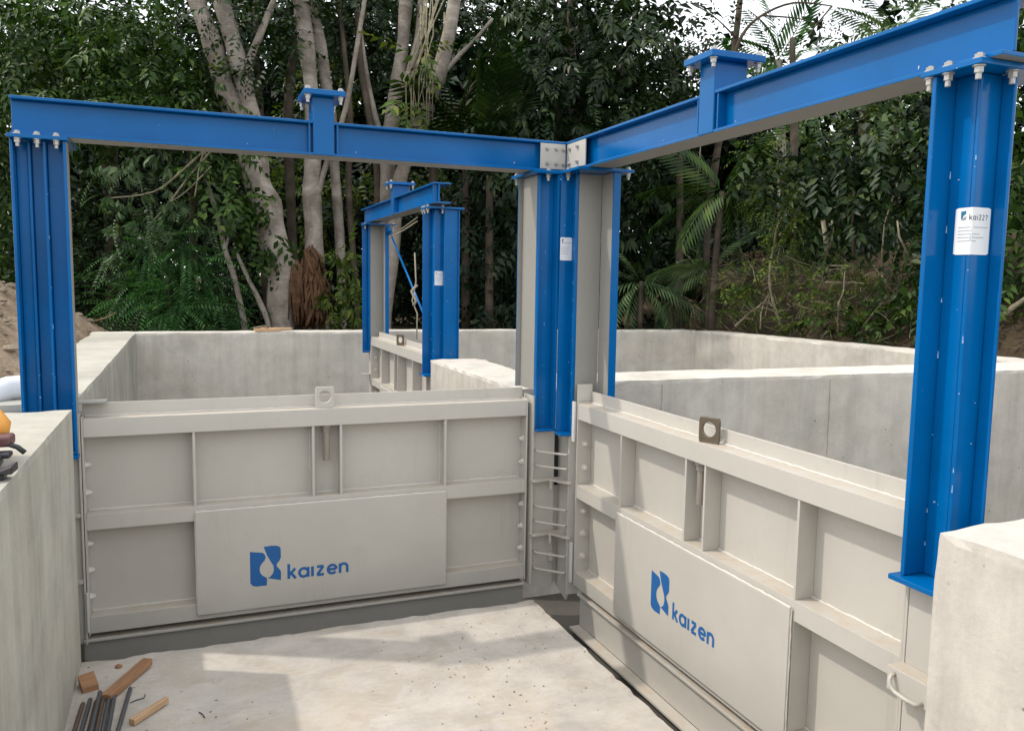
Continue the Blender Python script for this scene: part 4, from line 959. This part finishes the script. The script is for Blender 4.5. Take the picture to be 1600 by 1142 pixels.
palm('dim palm with long arching fronds under the right beam', (1128, 300), 9.6, (140, 165, 190, 215, 235, 35, 70, 300, 330), .68, 'frond', M['leaf'], stem=[(1112, 515, 12), (1118, 400, 11), (1128, 300, 10)])
palm('coconut palm crown against the sky above the right beam', (1215, 95), 14.0, (95, 118, 150, 178, 60, 28, -2, 205), .85, 'frond', M['leaf_fern'], stem=[(1215, 520, 16), (1222, 300, 15), (1215, 95, 13)], bm=M['bark'])
palm('wispy palm crown at the right against the sky behind the right beam', (1400, 70), 15.0, (105, 140, 70, 35, 170), .85, 'frond', M['leaf_pale'], stem=[(1400, 520, 14), (1400, 70, 12)])
palm('spiky dark palm in the gap right of the curved tree', (765, 235), 10.5, (100, 115, 128, 140, 88, 75, 155, 60), 1.0, 'frond', M['leaf_dark'], stem=[(765, 515, 14), (765, 235, 12)])
palm('second spiky palm left of the dark hanging tree', (728, 250), 11.0, (95, 110, 80, 125, 65, 150, 40), .9, 'frond', M['leaf'], stem=[(728, 515, 14), (728, 250, 12)])
# big dark tree in the middle
tree('big dark tree with heavy hanging foliage filling the middle above the corner post', [[(900, 512, 20), (905, 380, 20), (900, 200, 18), (890, 60, 14)], [(900, 220, 10), (850, 130, 8), (810, 60, 6)], [(900, 200, 10), (960, 120, 8), (990, 60, 6)]],
     [(840, 40, 75, 60, 9.8, .8), (930, 50, 80, 65, 9.6, .8), (800, 110, 50, 55, 10, .6), (870, 130, 80, 55, 9.5, .7), (960, 140, 60, 55, 9.7, .6), (820, 200, 60, 40, 10, .5), (900, 205, 70, 40, 9.6, .6), (980, 220, 60, 40, 9.7, .5), (1000, 80, 40, 50, 10, .5), (780, 250, 50, 30, 10.2, .4)], ['hang', 'broad2', 'hang2'], 105, M['leaf_dark'], M['bark_dark'], 11.6, scale=.85, droop=.9)
tree('loose small leaved tree between the dark tree and the sky gap above the right beam', [[(1060, 512, 12), (1062, 300, 11), (1058, 160, 9), (1050, 60, 6)], [(1058, 160, 6), (1090, 100, 4), (1110, 60, 3)]],
     [(1040, 110, 55, 60, 10.6, .6), (1030, 170, 60, 40, 10.2, .5), (1080, 150, 50, 45, 10.4, .5), (1060, 60, 35, 30, 10.8, .4), (1000, 20, 50, 30, 11, .5)], ['small', 'broad'], 70, M['leaf_dark'], M['bark_dark'], 10.6)
# mass below the beams, right of the corner
shrub('dark drooping shrub mass right of the corner post below the right beam', [(985, 310, 55, 40, 11.6, .5), (1030, 290, 55, 40, 11.6, .5), (980, 370, 50, 40, 11.6, .5), (1070, 340, 55, 45, 11.6, .5), (1060, 260, 60, 30, 11.6, .4), (980, 430, 50, 40, 11.9, .4), (1060, 420, 50, 40, 11.9, .4)], ['hang2', 'hang'], 100, M['leaf_dark'], droop=.9, scale=.9)
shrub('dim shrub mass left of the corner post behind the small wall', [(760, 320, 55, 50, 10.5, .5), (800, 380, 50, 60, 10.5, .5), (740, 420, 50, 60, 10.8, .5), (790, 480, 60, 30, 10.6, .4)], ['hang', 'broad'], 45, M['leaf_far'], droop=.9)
shrub('yellow green feathery shrub in the middle of the earth bank', [(1215, 320, 42, 36, 8.9, .4), (1235, 370, 36, 36, 8.8, .35), (1205, 290, 40, 25, 9.0, .35), (1210, 405, 30, 20, 8.7, .3), (1250, 345, 26, 30, 8.9, .3)], ['pin2', 'small'], 140, M['leaf_yel'], stems=[[(1222, 515, 5), (1205, 460, 4), (1203, 420, 4), (1212, 370, 4), (1222, 320, 3)]], bm=M['twig'], droop=.2, scale=.75)
shrub('leafy shrub hanging under the right beam left of the right post', [(1300, 270, 60, 45, 8.6, .5), (1360, 260, 60, 50, 8.2, .5), (1400, 220, 50, 45, 7.9, .4), (1330, 330, 60, 35, 8.4, .4), (1410, 310, 45, 50, 7.8, .4), (1290, 230, 40, 30, 9.0, .4), (1420, 370, 30, 40, 7.7, .3), (1180, 250, 50, 25, 9.6, .4), (1240, 265, 50, 25, 9.4, .4)],
      ['vine', 'broad2'], 85, M['leaf_dark'], droop=.8, scale=.95, cat='climber', name='climbing_plant')
shrub('pale leaved vine hanging close to the right post', [(1420, 200, 26, 30, 7.2, .3), (1400, 180, 40, 18, 7.4, .3), (1432, 250, 14, 40, 7.0, .2), (1385, 225, 30, 20, 7.5, .2)], ['vine'], 70, M['leaf_pale'], droop=.9, scale=.8, cat='climber', name='climbing_plant')
shrub('low shrub with glossy leaves on the right end of the earth bank', [(1400, 500, 45, 26, 7.8, .35), (1350, 495, 50, 22, 8.1, .35), (1420, 460, 30, 30, 7.6, .3), (1300, 500, 40, 16, 8.4, .3), (1430, 420, 18, 30, 7.6, .2)], ['vine', 'broad'], 120, M['leaf'], droop=.3, scale=.8)
shrub('mossy ferns spread over the lower earth bank', [(1270, 450, 50, 22, 8.7, .3), (1320, 470, 50, 18, 8.4, .3), (1180, 490, 40, 14, 8.9, .3), (1150, 440, 40, 22, 9.2, .3), (1250, 500, 50, 12, 8.7, .3), (1330, 420, 50, 20, 8.6, .3), (1130, 480, 30, 12, 9.2, .3)], ['pin2', 'small', 'broad'], 190, M['leaf_yel'], droop=.2, scale=.62)
shrub('dry grass and dead stalks on the earth bank', [(1330, 450, 70, 30, 8.3, .3), (1200, 450, 60, 30, 8.9, .3), (1120, 470, 50, 25, 9.1, .3), (1390, 430, 40, 30, 8.0, .2)], ['grass'], 26, M['leaf_dry'], droop=.2, scale=.6, cat='grass')
# leafy wall behind and right of the right post
shrub('wall of broad leaved climbers at the right frame edge beyond the right post', [(1590, 60, 60, 60, 6.6, .5), (1610, 160, 50, 60, 6.2, .5), (1600, 260, 50, 60, 6.0, .4), (1595, 350, 50, 55, 6.0, .4), (1600, 440, 50, 55, 6.0, .4), (1600, 520, 50, 40, 6.0, .4), (1640, 0, 60, 60, 6.6, .5), (1500, 300, 60, 120, 7.4, .4), (1500, 450, 60, 90, 7.4, .4)],
      ['vine', 'broad2'], 110, M['leaf'], droop=.8, scale=.72, cat='climber', name='climbing_plant')
tree('grey green tree tops behind the right beam with hazy foliage', [[(1340, 515, 14), (1345, 300, 13), (1350, 120, 10), (1350, 60, 6)]],
     [(1340, 95, 50, 40, 12.5, .6), (1290, 130, 60, 30, 12, .6), (1430, 40, 70, 35, 11.5, .6), (1480, 90, 60, 50, 11, .6), (1260, 170, 50, 25, 12, .5), (1380, 140, 70, 40, 12, .6), (1540, 20, 50, 40, 11, .5)], ['small', 'broad'], 50, M['leaf_pale'], M['bark_dark'], 12.2, scale=1.05)
shrub('sunny olive bushes seen under the right beam before the sky gap', [(1210, 215, 45, 22, 12.5, .5), (1180, 240, 40, 18, 12, .4), (1230, 240, 50, 18, 12, .4), (1345, 205, 50, 25, 11.5, .4), (1270, 250, 40, 14, 11.8, .4)], ['small'], 85, M['leaf_yel'], droop=.2)
# sparse black branch sprays against the sky
tree('sparse twiggy branches with dark leaves against the sky above the right beam', [[(1146, 100, 7), (1160, 55, 5), (1190, 25, 4), (1240, 5, 3), (1300, 10, 2)], [(1190, 25, 3), (1250, 30, 2), (1290, 45, 2)], [(1300, 10, 3), (1275, 40, 2), (1262, 60, 2)], [(1150, 60, 3), (1120, 30, 2), (1090, 10, 2)]],
     [(1240, 55, 14, 60, 10, .2), (1290, 15, 40, 14, 10, .2), (1330, 25, 18, 24, 10, .2), (1180, 5, 30, 10, 10, .2), (1290, 48, 14, 10, 10, .1), (1350, 30, 40, 20, 11, .3), (1110, 30, 30, 8, 10, .2)], ['small'], 42, M['leaf_dark'], M['bark_dark'], 10.0, scale=.85)
# bare twigs on the bank and small dead things
for k, (pts, w, d, l) in enumerate([
    ([(1148, 510), (1170, 490), (1195, 472), (1204, 455), (1203, 420)], 4, 8.6, 'pale crooked twig rising from the wall top on the earth bank'),
    ([(1210, 380), (1212, 360), (1222, 340), (1230, 325)], 3, 8.6, 'short pale twig in the yellow green shrub'),
    ([(1188, 515), (1189, 490), (1192, 478)], 3, 8.5, 'upright pale twig near the rear wall corner'),
    ([(1308, 520), (1310, 475), (1318, 455), (1320, 425)], 3, 8.2, 'pale vertical stick right of the yellow green shrub'),
    ([(1295, 415), (1360, 417), (1425, 415)], 3, 8.1, 'thin pale stick lying level across the bank'),
    ([(1290, 441), (1370, 443), (1425, 447)], 3, 8.0, 'second level stick lower on the bank'),
    ([(1377, 410), (1382, 350), (1398, 300), (1412, 260)], 3, 7.9, 'long thin vine stem curving up left of the right post'),
    ([(1294, 405), (1290, 370), (1286, 345)], 10, 8.7, 'grey forked stump on top of the bank'),
    ([(1294, 395), (1302, 365), (1300, 345)], 5, 8.7, 'split prong of the grey stump'),
    ([(1334, 400), (1332, 350), (1334, 300)], 6, 8.8, 'slender dark stem right of the grey stump'),
    ([(1570, 492), (1585, 478), (1606, 464)], 9, 5.6, 'cut grey branch end poking out at the right frame edge'),
    ([(1420, 400), (1405, 370), (1402, 345)], 4, 7.7, 'dead twig cluster close left of the right post'),
    ([(1090, 300), (1092, 260), (1095, 225)], 2, 8.8, 'thin hanging string below the right beam post')]):
    d = max(d, dmin(pts[0][0])+.1); q = MB(); q.tube([at(x, y, d) for x, y in pts], [w/2*d/FPX*(1-.4*i/len(pts)) for i in range(len(pts))], 6)
    tag(link('twig', q.mesh('twig', M['twig'] if k not in (9,) else M['bark_dark'], True)), l, 'twig', 'bare twigs and sticks')
q = MB()
for i in range(420):
    x = rr.uniform(1085, 1440); y = rr.uniform(395, 535); d = dmin(x)+rr.uniform(.1, 1.0); p0 = at(x, y, d); a = rr.uniform(0, 6.28); L = rr.uniform(.08, .45)
    v = Vector((math.cos(a)*.7, math.sin(a)*.7, rr.uniform(-.2, .9)))*L; q.tube([p0, p0+v*.5+Vector((rr.uniform(-.03, .03), 0, rr.uniform(-.03, .03))), p0+v], [.005, .004, .002], 4)
tag(link('dead_twigs', q.mesh('dead_twigs', M['twig'])), 'litter of thin dead twigs tangled over the earth bank', 'twigs', kind='stuff')
# leaf litter near the walls outside
print('leaf quads', NLEAF)
if bpy.app.background and 0: pass
